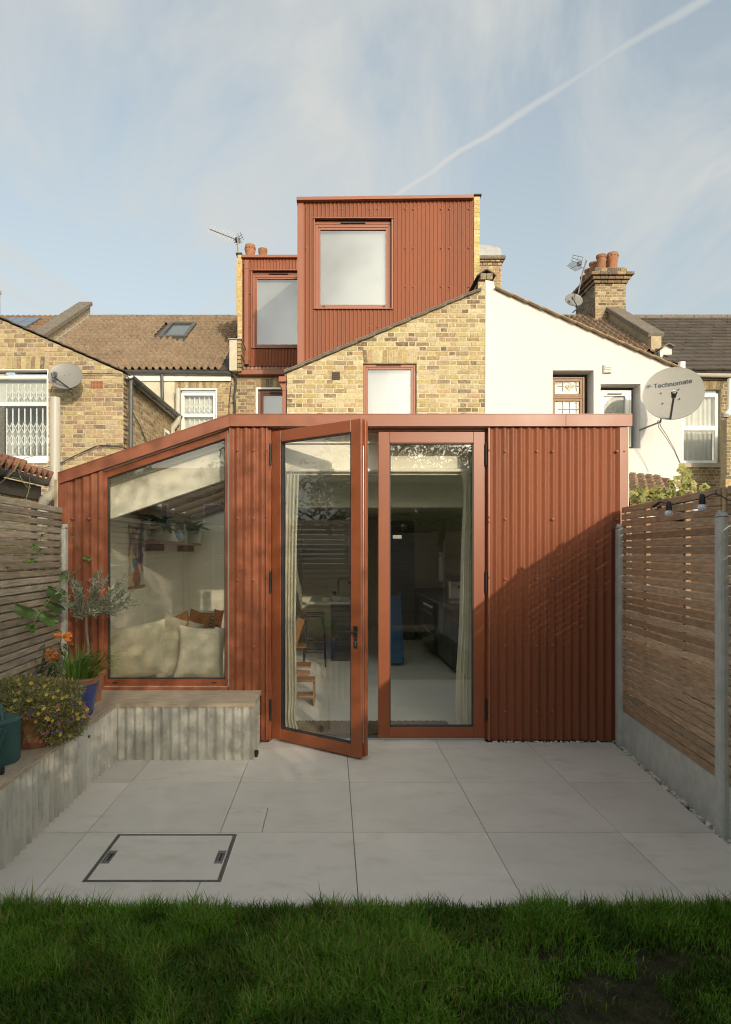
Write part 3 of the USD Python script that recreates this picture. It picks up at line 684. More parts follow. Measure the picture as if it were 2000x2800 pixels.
# rear main wall, to the left of the outrigger
DM = 13.7; YM = DM + CAMY
mw = pxpoly(DM, (640, 1180), (640, 1020), (800, 1020), (800, 1180))
sw = sbox(X(700, DM), Z(1180, DM), X(790, DM), Z(1059, DM))
brick_wall(house, 'main_wall', mw, (0, YM, 0), XA, -YA, OLD, MORTARG, holes=[sw], arches=[(X(700, DM), X(784, DM), Z(1058, DM), Z(1036, DM))], base=2.8)
put(house, 'reveal', MB().box(X(700, DM), X(706, DM), YM - .01, YM + .1, Z(1180, DM), Z(1059, DM)).box(X(706, DM), X(790, DM), YM - .01, YM + .1, Z(1064, DM), Z(1059, DM)), PVC)
w = window(house, X(707, DM), X(786, DM), Z(1185, DM), Z(1066, DM), YM + .07, .06, TRIM, glass=GLASSC, sash=.04, back=(.05, BLIND), label='small red framed window beside the downpipe')
put(w, 'trickle_vent', MB().box(X(738, DM), X(775, DM), YM + .05, YM + .07, Z(1075, DM), Z(1070, DM), .002), BLACK)
# gutter and tiles under the left dormer, box gutter and pipe of the outrigger
put(house, 'gutter', MB().box(X(654, DM), X(800, DM), YM - .16, YM - .02, Z(1029, DM), Z(1016, DM), .01), TRIM)
put(house, 'box_gutter', MB().box(X(762, DH), X(783.5, DH), YH - .02, 7.9, Z(1044, DH), Z(1029, DH), .008), TRIM)
m = MB().box(X(773, DH + .1), X(784.5, DH + .1), YH + .05, YH + .13, 2.8, Z(1062, DH), .006)
m.prism(Polygon([(X(764, DH), Z(1044.5, DH)), (X(783, DH), Z(1044.5, DH)), (X(784, DH), Z(1066, DH)), (X(773, DH), Z(1066, DH))]), (0, YH + .04, 0), XA, ZA, YA, 0, .1)
put(house, 'downpipe', m, TRIM)
for k in range(12):
    x0 = X(672 + k * 10.6, DM + .3)
    v_, f_ = MB().lathe([(.05, -.22), (.055, .0)], n=10, M=rot(XA, -62)).arrays()
    put(house, 'eaves_tile', (v_ + [x0, YM + .12, Z(1010, DM + .15)], f_), TILE, tint=np.array(pick([(.42, .22, .13), (.36, .2, .13), (.3, .19, .13)])), smooth=40)
put(house, 'lead_strip', MB().box(X(660, DM + .3), X(812, DM + .3), YM + .2, YM + .4, Z(1007, DM), Z(1001, DM), .01), LEAD)
put(house, 'party_wall_end', MB().box(X(632, DM), X(653, DM), YM - .25, YM + .6, Z(1022, DM), Z(939, DM), .01), CREAMR)
for k in range(8): put(house, 'party_brick', MB().box(X(653.2, DM), X(665, DM) + rng.uniform(-.02, .01), YM - .24, YM + .3, Z(940 + k * 10.6 + 9, DM), Z(940 + k * 10.6, DM), .012), BRICK, tint=np.array(pick(OLD)))
put(house, 'lead_cap', MB().box(X(630, DM), X(667, DM), YM - .28, YM + .5, Z(939, DM), Z(936, DM), .006), LEAD)
# dormer on the outrigger
def dormer(D, p0, p1, ptop, pbot, ptrim, win, phase, seams, depth, tilt=0):
    y = D + CAMY
    xs_ = [p0] + seams + [p1]
    wbox = sbox(X(win[0], D), Z(win[3], D), X(win[1], D), Z(win[2], D))
    for a, b in zip(xs_, xs_[1:]):
        xa, xb = X(a, D), X(b, D)
        spans = []
        cuts = sorted({xa, xb, *[c for c in (wbox.bounds[0], wbox.bounds[2]) if xa < c < xb]})
        for c, d in zip(cuts, cuts[1:]):
            mid = (c + d) / 2
            zr = [(Z(pbot, D), Z(ptop, D))] if not wbox.bounds[0] < mid < wbox.bounds[2] else [(Z(pbot, D), wbox.bounds[1]), (wbox.bounds[3], Z(ptop, D))]
            for z0, z1 in zr: spans.append((c, d, z0, z1))
        for c, d, z0, z1 in spans:
            put(house, 'cladding_sheet', corrugated(c, d, lambda x: z0, lambda x: z1, y, .0722, .009, phase, .003), CLAD, smooth=50, tint=np.array([1, 1, 1]) * rng.uniform(.93, 1.07))
    back = sbox(X(p0, D), Z(pbot, D), X(p1, D), Z(ptop, D)).difference(wbox)
    put(house, 'dormer_wall', wallprism(back, y + .012, y + .1), TRIM)
    return wbox
D1 = 11.3; Y1 = D1 + CAMY
wb = dormer(D1, 829, 1295.5, 541, 1060, None, (860, 1073, 599, 844), X(838, D1), [919, 1017, 1115, 1212.5], 3.0)
put(house, 'corner_trim', MB().box(X(815.5, D1), X(829, D1), Y1 - .02, Y1 + .1, Z(1060, D1), Z(541, D1), .004), TRIM)
# flush surround, window set back in it
b = wb.bounds
m = MB().box(b[0] - .012, b[0] + .012, Y1 - .03, Y1 + .1, b[1], b[3]).box(b[2] - .012, b[2] + .012, Y1 - .03, Y1 + .1, b[1], b[3]).box(b[0] - .02, b[2] + .02, Y1 - .05, Y1 + .1, b[3], b[3] + .014).box(b[0] - .012, b[2] + .012, Y1 - .04, Y1 + .1, b[1] - .014, b[1])
put(house, 'window_surround', m, TRIM)
w = window(house, b[0] + .014, b[2] - .014, b[1] + .004, b[3] - .065, Y1 + .05, .055, TRIM, glass=GLASSC, sash=.04, back=(.04, BLIND), label='large square window of the upper dormer')
put(w, 'trickle_vent', MB().box(X(933, D1), X(1000, D1), Y1 + .02, Y1 + .05, b[3] - .058, b[3] - .036, .003), BLACK)
put(w, 'head', MB().box(b[0] + .012, b[2] - .012, Y1 + .045, Y1 + .1, b[3] - .062, b[3] - .002), TRIM)
for px in (883, 1048):
    for py in (834, 839): put(w, 'drain_cap', MB().box(X(px, D1), X(px + 6, D1), Y1 + .04, Y1 + .05, Z(py + 2, D1), Z(py, D1), .001), BLACK)
put(house, 'dormer_fascia', MB().prism(pxpoly(D1 - .08, (811.5, 547), (1296, 540.5), (1296, 532), (811.5, 538.5)), (0, 0, 0), XA, ZA, -YA, -(Y1 + .1), -(Y1 - .09)), TRIM)
put(house, 'dormer_roof', MB().box(X(811.5, D1), X(1296, D1), Y1 + .1, 9.2, Z(546, D1), Z(537, D1)), TRIM)
put(house, 'dormer_cheek', MB().box(X(815.5, D1) - .012, X(815.5, D1) + .1, Y1 - .018, 8.9, Z(1020, D1), Z(541, D1)), TRIM)
for py in (571, 678, 784, 892.6):
    for px in (838, 914, 936, 1011.5, 1033, 1109, 1131, 1206, 1229, 1282):
        x, z = X(px, D1), Z(py, D1)
        if wb.buffer(.03).contains(sbox(x - .001, z - .001, x + .001, z + .001)): continue
        if py > 800 and px > 1050: continue
        bolt(house, (x, Y1 - .013, z), r=.013)
# brick upstand with a dark cap to its right
strip_w = sbox(X(1296, D1), Z(800, D1), X(1311.5, D1), Z(537, D1))
put(house, 'party_upstand', wallprism(strip_w, Y1 - .015, 8.9), MORTAR)
z = Z(800, D1)
while z < Z(541, D1):
    q = sbox(X(1296, D1) + .004, z + .004, X(1311.5, D1), min(z + .071, Z(537, D1)))
    brick_piece(house, house, q, (0, Y1 - .015, 0), XA, -YA, BRICK, np.array(pick([(.56, .44, .2), (.52, .4, .17), (.6, .48, .24)])), .006); z += .075
put(house, 'upstand_cap', MB().box(X(1295, D1), X(1316, D1), Y1 - .06, 8.9, Z(537, D1), Z(534.5, D1)), mats['dark_ridge'])
# lower dormer on the main roof
D2 = 14.2; Y2 = D2 + CAMY
wb2 = dormer(D2, 663, 830, 708, 1001, None, (689, 835, 741, 951), X(680, D2), [735], 2.0)
b = wb2.bounds
m = MB().box(b[0] - .012, b[0] + .012, Y2 - .03, Y2 + .1, b[1], b[3]).box(b[0] - .02, b[2], Y2 - .05, Y2 + .1, b[3], b[3] + .014).box(b[0] - .012, b[2], Y2 - .04, Y2 + .1, b[1] - .014, b[1])
put(house, 'window_surround', m, TRIM)
w = window(house, b[0] + .014, b[2], b[1] + .004, b[3] - .06, Y2 + .05, .055, TRIM, glass=GLASSC, sash=.04, back=(.04, BLIND), label='tall window of the lower left dormer')
put(w, 'trickle_vent', MB().box(X(736, D2), X(788, D2), Y2 + .02, Y2 + .05, b[3] - .055, b[3] - .03, .003), BLACK)
put(w, 'head', MB().box(b[0] + .012, b[2], Y2 + .045, Y2 + .1, b[3] - .058, b[3] - .002), TRIM)
put(house, 'dormer_fascia', MB().box(X(662, D2), X(830, D2), Y2 - .08, Y2 + .1, Z(707.5, D2), Z(700.5, D2), .006), TRIM)
put(house, 'dormer_roof', MB().box(X(662, D2), X(960, D2), Y2 + .1, 11.5, Z(707, D2), Z(701, D2)), TRIM)
put(house, 'downpipe', MB().box(X(670, D2), X(682, D2), Y2 - .11, Y2 - .02, Z(1000, D2), Z(716, D2), .006).box(X(669, D2), X(683, D2), Y2 - .115, Y2 - .02, Z(740, D2), Z(737.5, D2)).box(X(671, D2), X(681, D2), Y2 - .16, Y2 - .02, Z(1001, D2), Z(991, D2), .004), TRIM)
for py in (713, 804, 893.5, 986):
    for px in (666, 684): bolt(house, (X(px, D2), Y2 - .013, Z(py, D2)), r=.013)
for py in (713, 986):
    for px in (735, 753, 812): bolt(house, (X(px, D2), Y2 - .013, Z(py, D2)), r=.013)
sw2 = sbox(X(650, D2), Z(940, D2), X(662.5, D2), Z(696, D2))
put(house, 'party_upstand', wallprism(sw2, Y2 - .015, 11), MORTAR)
z = Z(940, D2)
while z < Z(699, D2):
    q = sbox(X(650, D2) + .003, z + .004, X(662.5, D2) - .003, min(z + .071, Z(696, D2)))
    brick_piece(house, house, q, (0, Y2 - .015, 0), XA, -YA, BRICK, np.array(pick([(.56, .44, .2), (.52, .4, .17), (.6, .48, .24)])), .006); z += .075
put(house, 'upstand_cap', MB().box(X(646, D2), X(663, D2), Y2 - .06, 11, Z(696, D2), Z(693.5, D2)), mats['dark_ridge'])
put(house, 'upstand_lead', MB().box(X(648, D2), X(656, D2), Y2 - .03, Y2 + .2, Z(941, D2), Z(930, D2)), LEAD)
# roof behind (unseen from the garden but there) and the capped stack
put(house, 'main_roof', MB().prism(poly((8.1, 5.5), (12.1, 8.2), (16.1, 5.5)), (0, 0, 0), YA, ZA, XA, X(652, 14), 2.6), COPING)
def pot(parent, p, r, h, style, lab=None):
    if style == 0: prof = [(r * 1.0, 0), (r * .95, h * .3), (r * .9, h * .8), (r * 1.02, h * .83), (r * 1.05, h * .9), (r * 1.05, h), (r * .8, h), (r * .75, h * .6)]
    else: prof = [(r, 0), (r * .95, h * .45), (r * 1.0, h * .5), (r * 1.03, h * .55), (r * .98, h * .6), (r * 1.15, h * .72), (r * 1.2, h * .9), (r * 1.1, h), (r * .8, h), (r * .75, h * .6)]
    q = put(parent, 'chimney_pot', MB().lathe(prof, p, 18, (1, 1, 1)), TERRA, tint=np.array([1, 1, 1]) * rng.uniform(.8, 1.1), smooth=40, label=lab)
    if style:
        for k in range(12):
            t = k / 12 * 2 * np.pi
            c = np.array(p) + [r * 1.17 * math.cos(t), r * 1.17 * math.sin(t), h * .82]
            put(q, 'vent_hole', MB().box(c[0] - .012, c[0] + .012, c[1] - .012, c[1] + .012, c[2] - .016, c[2] + .016), BLACK)
for px, py, r, st in ((684.5, 671, .13, 1), (719, 681.5, .125, 0)):
    D = 18.0; top = Z(py, D); pot(house, (X(px, D), D + CAMY, top - .62), r, .62, st)
put(house, 'chimney_stack', MB().box(X(655, 18.3), X(745, 18.3), 12.0, 12.9, 7.5, Z(716, 17.65)), MORTARG)
# capped chimney to the right of the dormer
ch = 17.3; xc0, xc1 = X(1306, ch), X(1371, ch)
cw = sbox(xc0, Z(830, ch), xc1, Z(722, ch))
brick_wall(house, 'chimney', cw, (0, ch + CAMY, 0), XA, -YA, OLD + [(.34, .17, .09)] * 4, MORTARG, thick=.5)
for k, (py, ex) in enumerate(((726, .03), (717, .06), (708.5, .09))):
    z1 = Z(py - 7, ch)
    for j in range(5):
        xa = xc0 + (xc1 + ex - xc0) * j / 5 + (.05 if k % 2 else 0)
        put(house, 'corbel_brick', MB().box(xa + .005, min(xa + (xc1 + ex - xc0) / 5 - .005, xc1 + ex), ch + CAMY - ex, ch + CAMY + .5, z1 - .068, z1, .008), BRICK, tint=np.array(pick(OLD)))
put(house, 'chimney_capping', MB().prism(pxpoly(ch, (1300, 703), (1371, 702), (1370, 682), (1364, 678), (1332, 671), (1300, 669)), (0, 0, 0), XA, ZA, -YA, -(ch + CAMY + .5), -(ch + CAMY - .03)), LEAD)
put(house, 'chimney_ledge', MB().box(xc0, X(1381, ch), ch + CAMY - .12, ch + CAMY + .5, Z(712, ch), Z(702, ch), .02), COPING)

# ------------------------------------------------------------------ neighbour on the left
nb = thing('terraced_house', 'old brown brick house with white barred windows and tiled roof on the left', 'house')
DL = 10.35; YL = DL + CAMY
lw = pxpoly(DL, (-140, 1420), (-140, 815), (0, 872), (337, 1019), (337, 1420))
lwz = sbox(X(-60, DL), Z(1266, DL), X(132.5, DL), Z(1009, DL))
air = sbox(X(248, DL), Z(1063, DL), X(282, DL), Z(1042, DL))
brick_wall(nb, 'rear_wall', lw, (0, YL, 0), XA, -YA, OLD + STOCK[:3], MORTARG, holes=[lwz, air], arches=[(X(-58, DL), X(134, DL), Z(1009, DL), Z(975, DL))], base=2.0)
put(nb, 'reveal', MB().box(lwz.bounds[2] - .02, lwz.bounds[2], YL - .004, YL + .12, lwz.bounds[1], lwz.bounds[3]).box(lwz.bounds[0], lwz.bounds[2] - .02, YL - .004, YL + .12, lwz.bounds[3] - .02, lwz.bounds[3]), PVC)
lm = (X(-55, DL), X(131, DL))
w = window(nb, lm[0], lm[1], Z(1253, DL), Z(1024, DL), YL + .06, .05, PVC, rails=[Z(1102, DL)], glass=GLASSN, back=None, label='white framed window behind the dish', sill=(.03, .05, .09))
def grille(w, x0, x1, z0, z1, y, nx, rows):
    g = []
    for k in range(nx + 1):
        x = x0 + (x1 - x0) * k / nx
        g.append(('grille_bar', MB().box(x - .011, x + .011, y, y + .012, z0, z1)))
    for k in range(nx):
        xa, xb = x0 + (x1 - x0) * k / nx, x0 + (x1 - x0) * (k + 1) / nx
        for a, b in rows:
            m = MB()
            for e, h in ((xa, xb), (xb, xa)): m.bar((e, y - .006, a), (h, y - .006, b), .006, .012)
            g.append(('grille_lattice', m))
    for n_, m in g: put(w, n_, m, PVC)
zb_ = [Z(p, DL) for p in (1232, 1206, 1182, 1162)]
zq = [Z(p, DL) for p in (1092, 1060)]
grille(w, X(8, DL), X(124, DL), Z(1240, DL), Z(1112, DL), YL + .12, 7, [(Z(1216, DL), Z(1183, DL)), (Z(1183, DL), Z(1150, DL))])
grille(w, X(8, DL), X(124, DL), Z(1094, DL), Z(1044, DL), YL + .12, 7, [(Z(1090, DL), Z(1060, DL))])
PALEC = M('pale_net', (.62, .61, .55), .9, .05, 4)
put(w, 'blind', MB().box(lm[0], lm[1], YL + .2, YL + .21, Z(1095, DL), Z(1030, DL)), PALEC)
put(w, 'room', MB().box(lm[0], lm[1], YL + .9, YL + .92, Z(1266, DL), Z(1024, DL)), M('dim_room', (.42, .42, .39), .9, .5, 1.3))
ab = air.bounds
m = MB().box(ab[0] + .004, ab[2] - .004, YL - .006, YL + .02, ab[1] + .004, ab[3] - .004, .003)
q = put(nb, 'air_brick', m, M('terracotta_vent', (.42, .17, .08), .8))
for i in range(8):
    for k in range(5):
        x, z = ab[0] + .022 + i * .0235, ab[1] + .02 + k * .021
        put(q, 'vent_hole', MB().box(x - .006, x + .006, YL - .008, YL, z - .006, z + .006), BLACK)
# verge: mortar and dark undercloak tiles
a, b2 = np.array([X(-140, DL), Z(811, DL)]), np.array([X(340, DL), Z(1019, DL)])
for k in range(14):
    p, q = a + (b2 - a) * k / 14, a + (b2 - a) * (k + 1.1) / 14
    put(nb, 'verge_tile', MB().bar((p[0], YL + .1, p[1] + .018), (q[0], YL + .1, q[1] + .03), .32, .016, .003), mats['dark_ridge'])
put(nb, 'roof_slope', MB().prism(Polygon([tuple(a), tuple(b2), tuple(b2 - [0, .08]), tuple(a - [0, .08])]), (0, 0, 0), XA, ZA, -YA, -8.2, -(YL + .05)), COPING)
# flank of the outrigger and its gutter
XS = X(337, DL)
fl = Polygon([(.015, 2.2), (8.2 - YL, 2.2), (8.2 - YL, 4.62), (.015, 4.62)])
fwz = sbox(2.55, 3.2, 2.95, 4.25)
brick_wall(nb, 'flank_wall', fl, (XS, YL, 0), YA, XA, OLD, MORTARG, holes=[fwz], base=2.0)
put(nb, 'flank_window', MB().prism(fwz.difference(fwz.buffer(-.06)), (XS, YL, 0), YA, ZA, XA, -.08, .004), PVC)
put(nb, 'flank_pane', MB().prism(fwz.buffer(-.06), (XS, YL, 0), YA, ZA, XA, -.06, -.05), mats['dim_room'])
put(nb, 'soffit', MB().box(XS + .013, XS + .09, YL + .12, 8.1, 4.60, 4.63), PVC)
gt = []
for k in range(7): gt.append((math.cos(math.pi * k / 6), -math.sin(math.pi * k / 6)))
def gutter(p, q, r, mat, house_):
    p, q = np.asarray(p, float), np.asarray(q, float); d = (q - p) / np.linalg.norm(q - p); s = np.cross(d, ZA)
    v = []
    for e in (p, q):
        for rr in (r, r * .92): v += [e + s * c * rr + ZA * z_ * rr for c, z_ in gt]
    f = []
    for k in range(6):
        f += [[k, k + 1, 14 + k + 1, 14 + k], [7 + k + 1, 7 + k, 21 + k, 21 + k + 1], [k + 1, k, 7 + k, 7 + k + 1]]
    g = put(house_, 'gutter', (np.array(v), np.array(f)), mat, smooth=40)
    L = np.linalg.norm(q - p)
    for t in np.arange(.5, L, .95): put(g, 'gutter_clip', MB().tube([p + d * t + s * c * r * 1.1 + ZA * z_ * r * 1.1 for c, z_ in gt], .008, 5), mat)
gutter((XS + .13, YL - .05, 4.60), (XS + .13, 8.05, 4.66), .06, GREYP, nb)
D = DL - .05
put(nb, 'downpipe', MB().tube([(X(358, D), D + CAMY, 1.9), (X(358, D), D + CAMY, 4.48), (XS + .13, YL + .03, 4.54)], .034, 10), GREYP, smooth=40)
# main rear wall, window, fascia, gutter
lmw = pxpoly(DM, (330, 1250), (330, 1024), (640, 1024), (640, 1250))
lmz = sbox(X(492, DM), Z(1240, DM), X(594, DM), Z(1062, DM))
rend = pxpoly(DM, (330, 1250), (330, 1040), (478, 1040), (478, 1250))
brick_wall(nb, 'main_wall', lmw.difference(rend), (0, YM, 0), XA, -YA, OLD + STOCK[:4], MORTARG, holes=[lmz], arches=[(X(478, DM), X(600, DM), Z(1061, DM), Z(1043, DM))], base=2.0)
put(nb, 'rendered_wall', wallprism(rend, YM - .02, YM + .1), CREAMR)
put(nb, 'reveal', MB().box(lmz.bounds[2] - .03, lmz.bounds[2], YM - .012, YM + .1, lmz.bounds[1], lmz.bounds[3]).box(lmz.bounds[0], lmz.bounds[2] - .03, YM - .012, YM + .1, lmz.bounds[3] - .03, lmz.bounds[3]), PVC)
w = window(nb, X(494, DM), X(589, DM), Z(1236, DM), Z(1072, DM), YM + .05, .06, PVC, rails=[Z(1134, DM)], glass=GLASSN, label='white window under the pantiled roof')
grille(w, X(502, DM), X(582, DM), Z(1125, DM), Z(1082, DM), YM + .13, 6, [(Z(1124, DM), Z(1102, DM))])
grille(w, X(502, DM), X(582, DM), Z(1220, DM), Z(1142, DM), YM + .13, 6, [(Z(1220, DM), Z(1190, DM))])
put(w, 'blind', MB().box(X(494, DM), X(589, DM), YM + .2, YM + .21, Z(1236, DM), Z(1072, DM)), PALEC)
put(nb, 'fascia', MB().box(X(300, DM), X(633, DM), YM - .06, YM - .02, Z(1043, DM), Z(1026, DM)), PVC)
gutter((X(330, DM - .1), YM - .13, Z(1014.5, DM - .1)), (X(634, DM - .1), YM - .13, Z(1017.5, DM - .1)), .065, GREYP, nb)
m = MB().tube([(X(443, DM - .1), YM - .1, Z(1020, DM)), (X(443, DM - .1), YM - .1, Z(1035, DM)), (X(444.5, DM - .1), YM - .1, Z(1090, DM)), (X(447, DM - .1), YM - .16, Z(1102, DM))], .035, 10)
put(nb, 'downpipe', m, GREYP, smooth=40)
D = DM - .2
put(nb, 'soil_pipe', MB().tube([(X(487, D), D + CAMY, Z(1062, D)), (X(487, D), D + CAMY, Z(1140, D))], [.055, .055], 12).tube([(X(487, D), D + CAMY, Z(1138, D)), (X(487, D), D + CAMY, Z(1150, D)), (X(471, D), D + CAMY, Z(1172, D)), (X(471, D), D + CAMY, Z(1230, D))], .06, 12).tube([(X(487, D), D + CAMY, Z(1138, D)), (X(487, D), D + CAMY, Z(1143, D))], .066, 12), PVCP, smooth=40)
put(nb, 'ribbed_cable', MB().tube([(X(a_, D), D + CAMY + .1, Z(b_, D)) for a_, b_ in ((632, 1017), (640, 1024), (645, 1034), (642, 1060), (639, 1080), (641, 1105), (641, 1140))], .024, 8, (.06, .06, .06)), STEM, smooth=40)
put(nb, 'cable', MB().tube([(X(a_, D), D + CAMY + .15, Z(b_, D)) for a_, b_ in ((630, 1042), (627, 1070), (624, 1100), (623, 1140))], .008, 5, (.03, .03, .03)), STEM)
# main roof: courses of single tiles
E0, R0 = np.array([0, DM + CAMY - .05, Z(1013, DM)]), np.array([0, 17.7 + CAMY, Z(868, 17.7)])
SL = (R0 - E0); SLEN = np.linalg.norm(SL); SL /= SLEN; RN = np.cross(XA, SL); RN *= np.sign(RN[2])
XR, XPW = X(652, 15), X(226, 17.4)
rk = lambda pt: pt[0] < XR and pt[2] > Z(1016, DM)
LT = [(.27, .20, .135), (.245, .18, .125), (.29, .215, .145), (.26, .205, .145), (.22, .16, .11), (.30, .235, .16), (.285, .19, .125)]
deck = put(nb, 'main_roof', MB().prism(Polygon([(XPW, 0), (XR, 0), (XR, SLEN), (XPW, SLEN)]), E0, XA, SL, RN, -.1, 0), mats['dark_ridge'])
nu = int((XR - XPW) / .3) + 1
skyl = (X(432, 16.2), X(534, 15.9))
sk0 = (np.array([X(445, 15.9), 0, 0])[0], np.array([X(519, 15.9), 0, 0])[0])
# roof window
def onroof(px, py, off=0.0):
    """Where the ray through a pixel meets the roof plane."""
    d = np.array([(px - CX) / F, 1, (CY - py) / F]); c = np.array([0, CAMY, CAMZ])
    return c + d * (np.dot(E0 + RN * off - c, RN) / np.dot(d, RN))
q0, q1, q2 = onroof(434, 918, .1), onroof(514, 915, .1), onroof(458, 880, .1)
su, sv = q1[0] - q0[0], np.linalg.norm((q2 - q0) - XA * (q2 - q0)[0])
O_ = np.array([q0[0] - .02, q0[1], q0[2]])
def inwin(p):
    q = p - O_; return -.16 < q @ XA < su - .02 and -.10 < q @ SL < sv - .05
roof_tiles(nb, 'roof_tile', deck, E0 + XA * XPW, XA, SL, RN, nu, 17, .30, SLEN / 17, LT, TILE, keep=lambda p: p[0] < XR - .1 and not inwin(p))
for k in range(int((XR - XPW) / .45)):
    x = XPW + k * .45
    put(nb, 'ridge_tile', MB().tube([R0 + XA * x + [0, .02, -.03], R0 + XA * (x + .44) + [0, .02, -.03 + rng.uniform(-.008, .008)]], .11, 12), TILE, tint=np.array(pick(LT)) * .8, smooth=40)
rw = put(nb, 'roof_window', MB().prism(sbox(0, 0, su, sv).difference(sbox(.09, .10, su - .09, sv - .06)), O_, XA, SL, RN, -.12, .0), M('roof_window_frame', (.075, .07, .06), .45))
put(rw, 'pane', MB().prism(sbox(.09, .10, su - .09, sv - .06), O_, XA, SL, RN, -.04, -.03), GLASSC)
put(rw, 'blind', MB().prism(sbox(.09, .10, su - .09, sv - .06), O_, XA, SL, RN, -.1, -.09), BLIND)
put(rw, 'flashing', MB().prism(sbox(-.12, -.12, su + .1, 0), O_, XA, SL, RN, -.1, -.06), GREYP)
# party wall coping between the two roofs on the left
def party(parent, x, y0, y1, h, w, mat=MORTARG, n=9):
    fz = lambda y: E0[2] + (y - E0[1]) * SL[2] / SL[1]
    put(parent, 'party_wall', MB().prism(poly((y0, fz(y0) - .1), (y1, fz(y1) - .1), (y1, fz(y1) + h), (y0, fz(y0) + h)), (0, 0, 0), YA, ZA, XA, x, x + w), mat)
    L = math.hypot(y1 - y0, fz(y1) - fz(y0)); dv = np.array([0, y1 - y0, fz(y1) - fz(y0)]) / L
    for k in range(n):
        p = np.array([x + w / 2, y0, fz(y0) + h + .03]) + dv * (L * k / n + .006); q = p + dv * (L / n - .012)
        put(parent, 'coping_stone', MB().bar(p, q, w + .14, .11 + rng.uniform(-.006, .006), .012, up=RN), COPING)
    return fz
party(nb, XPW - .24, DM + CAMY + .2, R0[1] + .25, .30, .24)
put(nb, 'lead_flashing', MB().prism(Polygon([(XPW, .3), (XPW + .22, .3), (XPW + .22, SLEN), (XPW, SLEN)]), E0, XA, SL, RN, .045, .06), LEAD)
# the lean-to by the boundary: eaves tiles, gutter, wall
XE = -3.0
lt = thing('lean_to', 'low brick lean-to with a row of red pantiles and dark gutter, behind the left fence', 'lean-to')
side = Polygon([(0, .0), (3.6, .0), (3.6, 2.28), (0, 2.28)])
brick_wall(lt, 'wall', side, (XE, -.35, 0), YA, XA, STOCK, MORTAR, base=0.)
put(lt, 'fascia', MB().box(XE, XE + .03, -.5, .76, 2.22, 2.36), M('dark_board', (.07, .06, .05), .7))
gutter((XE + .09, -.6, 2.42), (XE + .09, .74, 2.42), .062, GREYP, lt)
up_ = np.array([-1, 0, .42]); up_ /= np.linalg.norm(up_)
rd = put(lt, 'roof', MB().prism(sbox(0, 0, 1.4, .9), (XE + .04, -.6, 2.42), YA, up_, np.cross(YA, up_) * np.sign(np.cross(YA, up_)[2]), -.05, 0), mats['dark_ridge'])
nrm_ = np.cross(YA, up_); nrm_ *= np.sign(nrm_[2])
RT = [(.22, .11, .07), (.20, .10, .065), (.25, .13, .08), (.17, .09, .06)]
roof_tiles(lt, 'roof_tile', rd, np.array([XE + .12, -.62, 2.40]), YA, up_, nrm_, 6, 3, .235, .30, RT, TILE)
sp = thing('soil_vent_pipe', 'tall cream plastic vent pipe with a bent foot in front of the left brick wall', 'pipe')
D = 6.40; y = D + CAMY
put(sp, 'pipe', MB().tube([(X(150.5, D), y, Z(1087, D)), (X(150.5, D), y, Z(1322, D))], .0505, 16), PVCP, smooth=40)
put(sp, 'collar', MB().tube([(X(150.5, D), y, Z(1318, D)), (X(150.5, D), y, Z(1331, D))], .057, 16), PVCP, smooth=40)
put(sp, 'bend', MB().tube([(X(150.5, D), y, Z(1329, D)), (X(149, D), y, Z(1342, D)), (X(140, D), y, Z(1354, D)), (X(128, D), y, Z(1362, D)), (X(119, D), y, Z(1372, D)), (X(116, D), y, Z(1386, D)), (X(116, D), y, Z(1500, D))], .051, 14), PVCP, smooth=60)
for k in ((140, 1354, 128, 1362), (124, 1366, 119, 1373)): put(sp, 'collar', MB().tube([(X(k[0], D), y, Z(k[1], D)), (X(k[2], D), y, Z(k[3], D))], .056, 14), PVCP, smooth=40)
# far left house: more roof, solar panel, chimney corner
fl_ = thing('terraced_house', 'neighbouring house at the far left, only its tiled roof with a solar panel showing', 'house')
XFL = -10.5
deck2 = put(fl_, 'main_roof', MB().prism(Polygon([(XFL, 0), (XPW - .24, 0), (XPW - .24, SLEN), (XFL, SLEN)]), E0, XA, SL, RN, -.1, 0), mats['dark_ridge'])
FT = [(.25, .165, .105), (.23, .15, .10), (.27, .18, .115), (.21, .135, .09)]
roof_tiles(fl_, 'roof_tile', deck2, E0 + XA * XFL, XA, SL, RN, int((XPW - .24 - XFL) / .3), 17, .30, SLEN / 17, FT, TILE)
q0, q1 = onroof(74, 897, .1), onroof(106, 872, .1)
sv = np.linalg.norm((q1 - q0) - XA * (q1 - q0)[0])
O_ = np.array([q0[0], q0[1], q0[2]])
sp_ = put(fl_, 'solar_panel', MB().prism(sbox(-1.3, 0, 0, sv), O_, XA, SL, RN, .0, .04), GALV)
for i in range(4):
    for k in range(2): put(sp_, 'solar_cell', MB().prism(sbox(-1.28 + i * .32, .02 + k * (sv - .04) / 2, -1.28 + i * .32 + .305, .02 + (k + 1) * (sv - .04) / 2 - .015), O_, XA, SL, RN, .041, .046), SOLAR)
put(fl_, 'rear_wall', MB().box(XFL, XPW - .24, YM, YM + .2, 0, 5.6), MORTARG)
D = 17.4
put(fl_, 'chimney', MB().box(X(-60, D), X(1, 18.05), 11.6, 12.4, 7.5, Z(770, D)).box(X(-60, D), X(4, 18.1), 11.55, 12.45, Z(778, D), Z(768, D)), MORTARG)

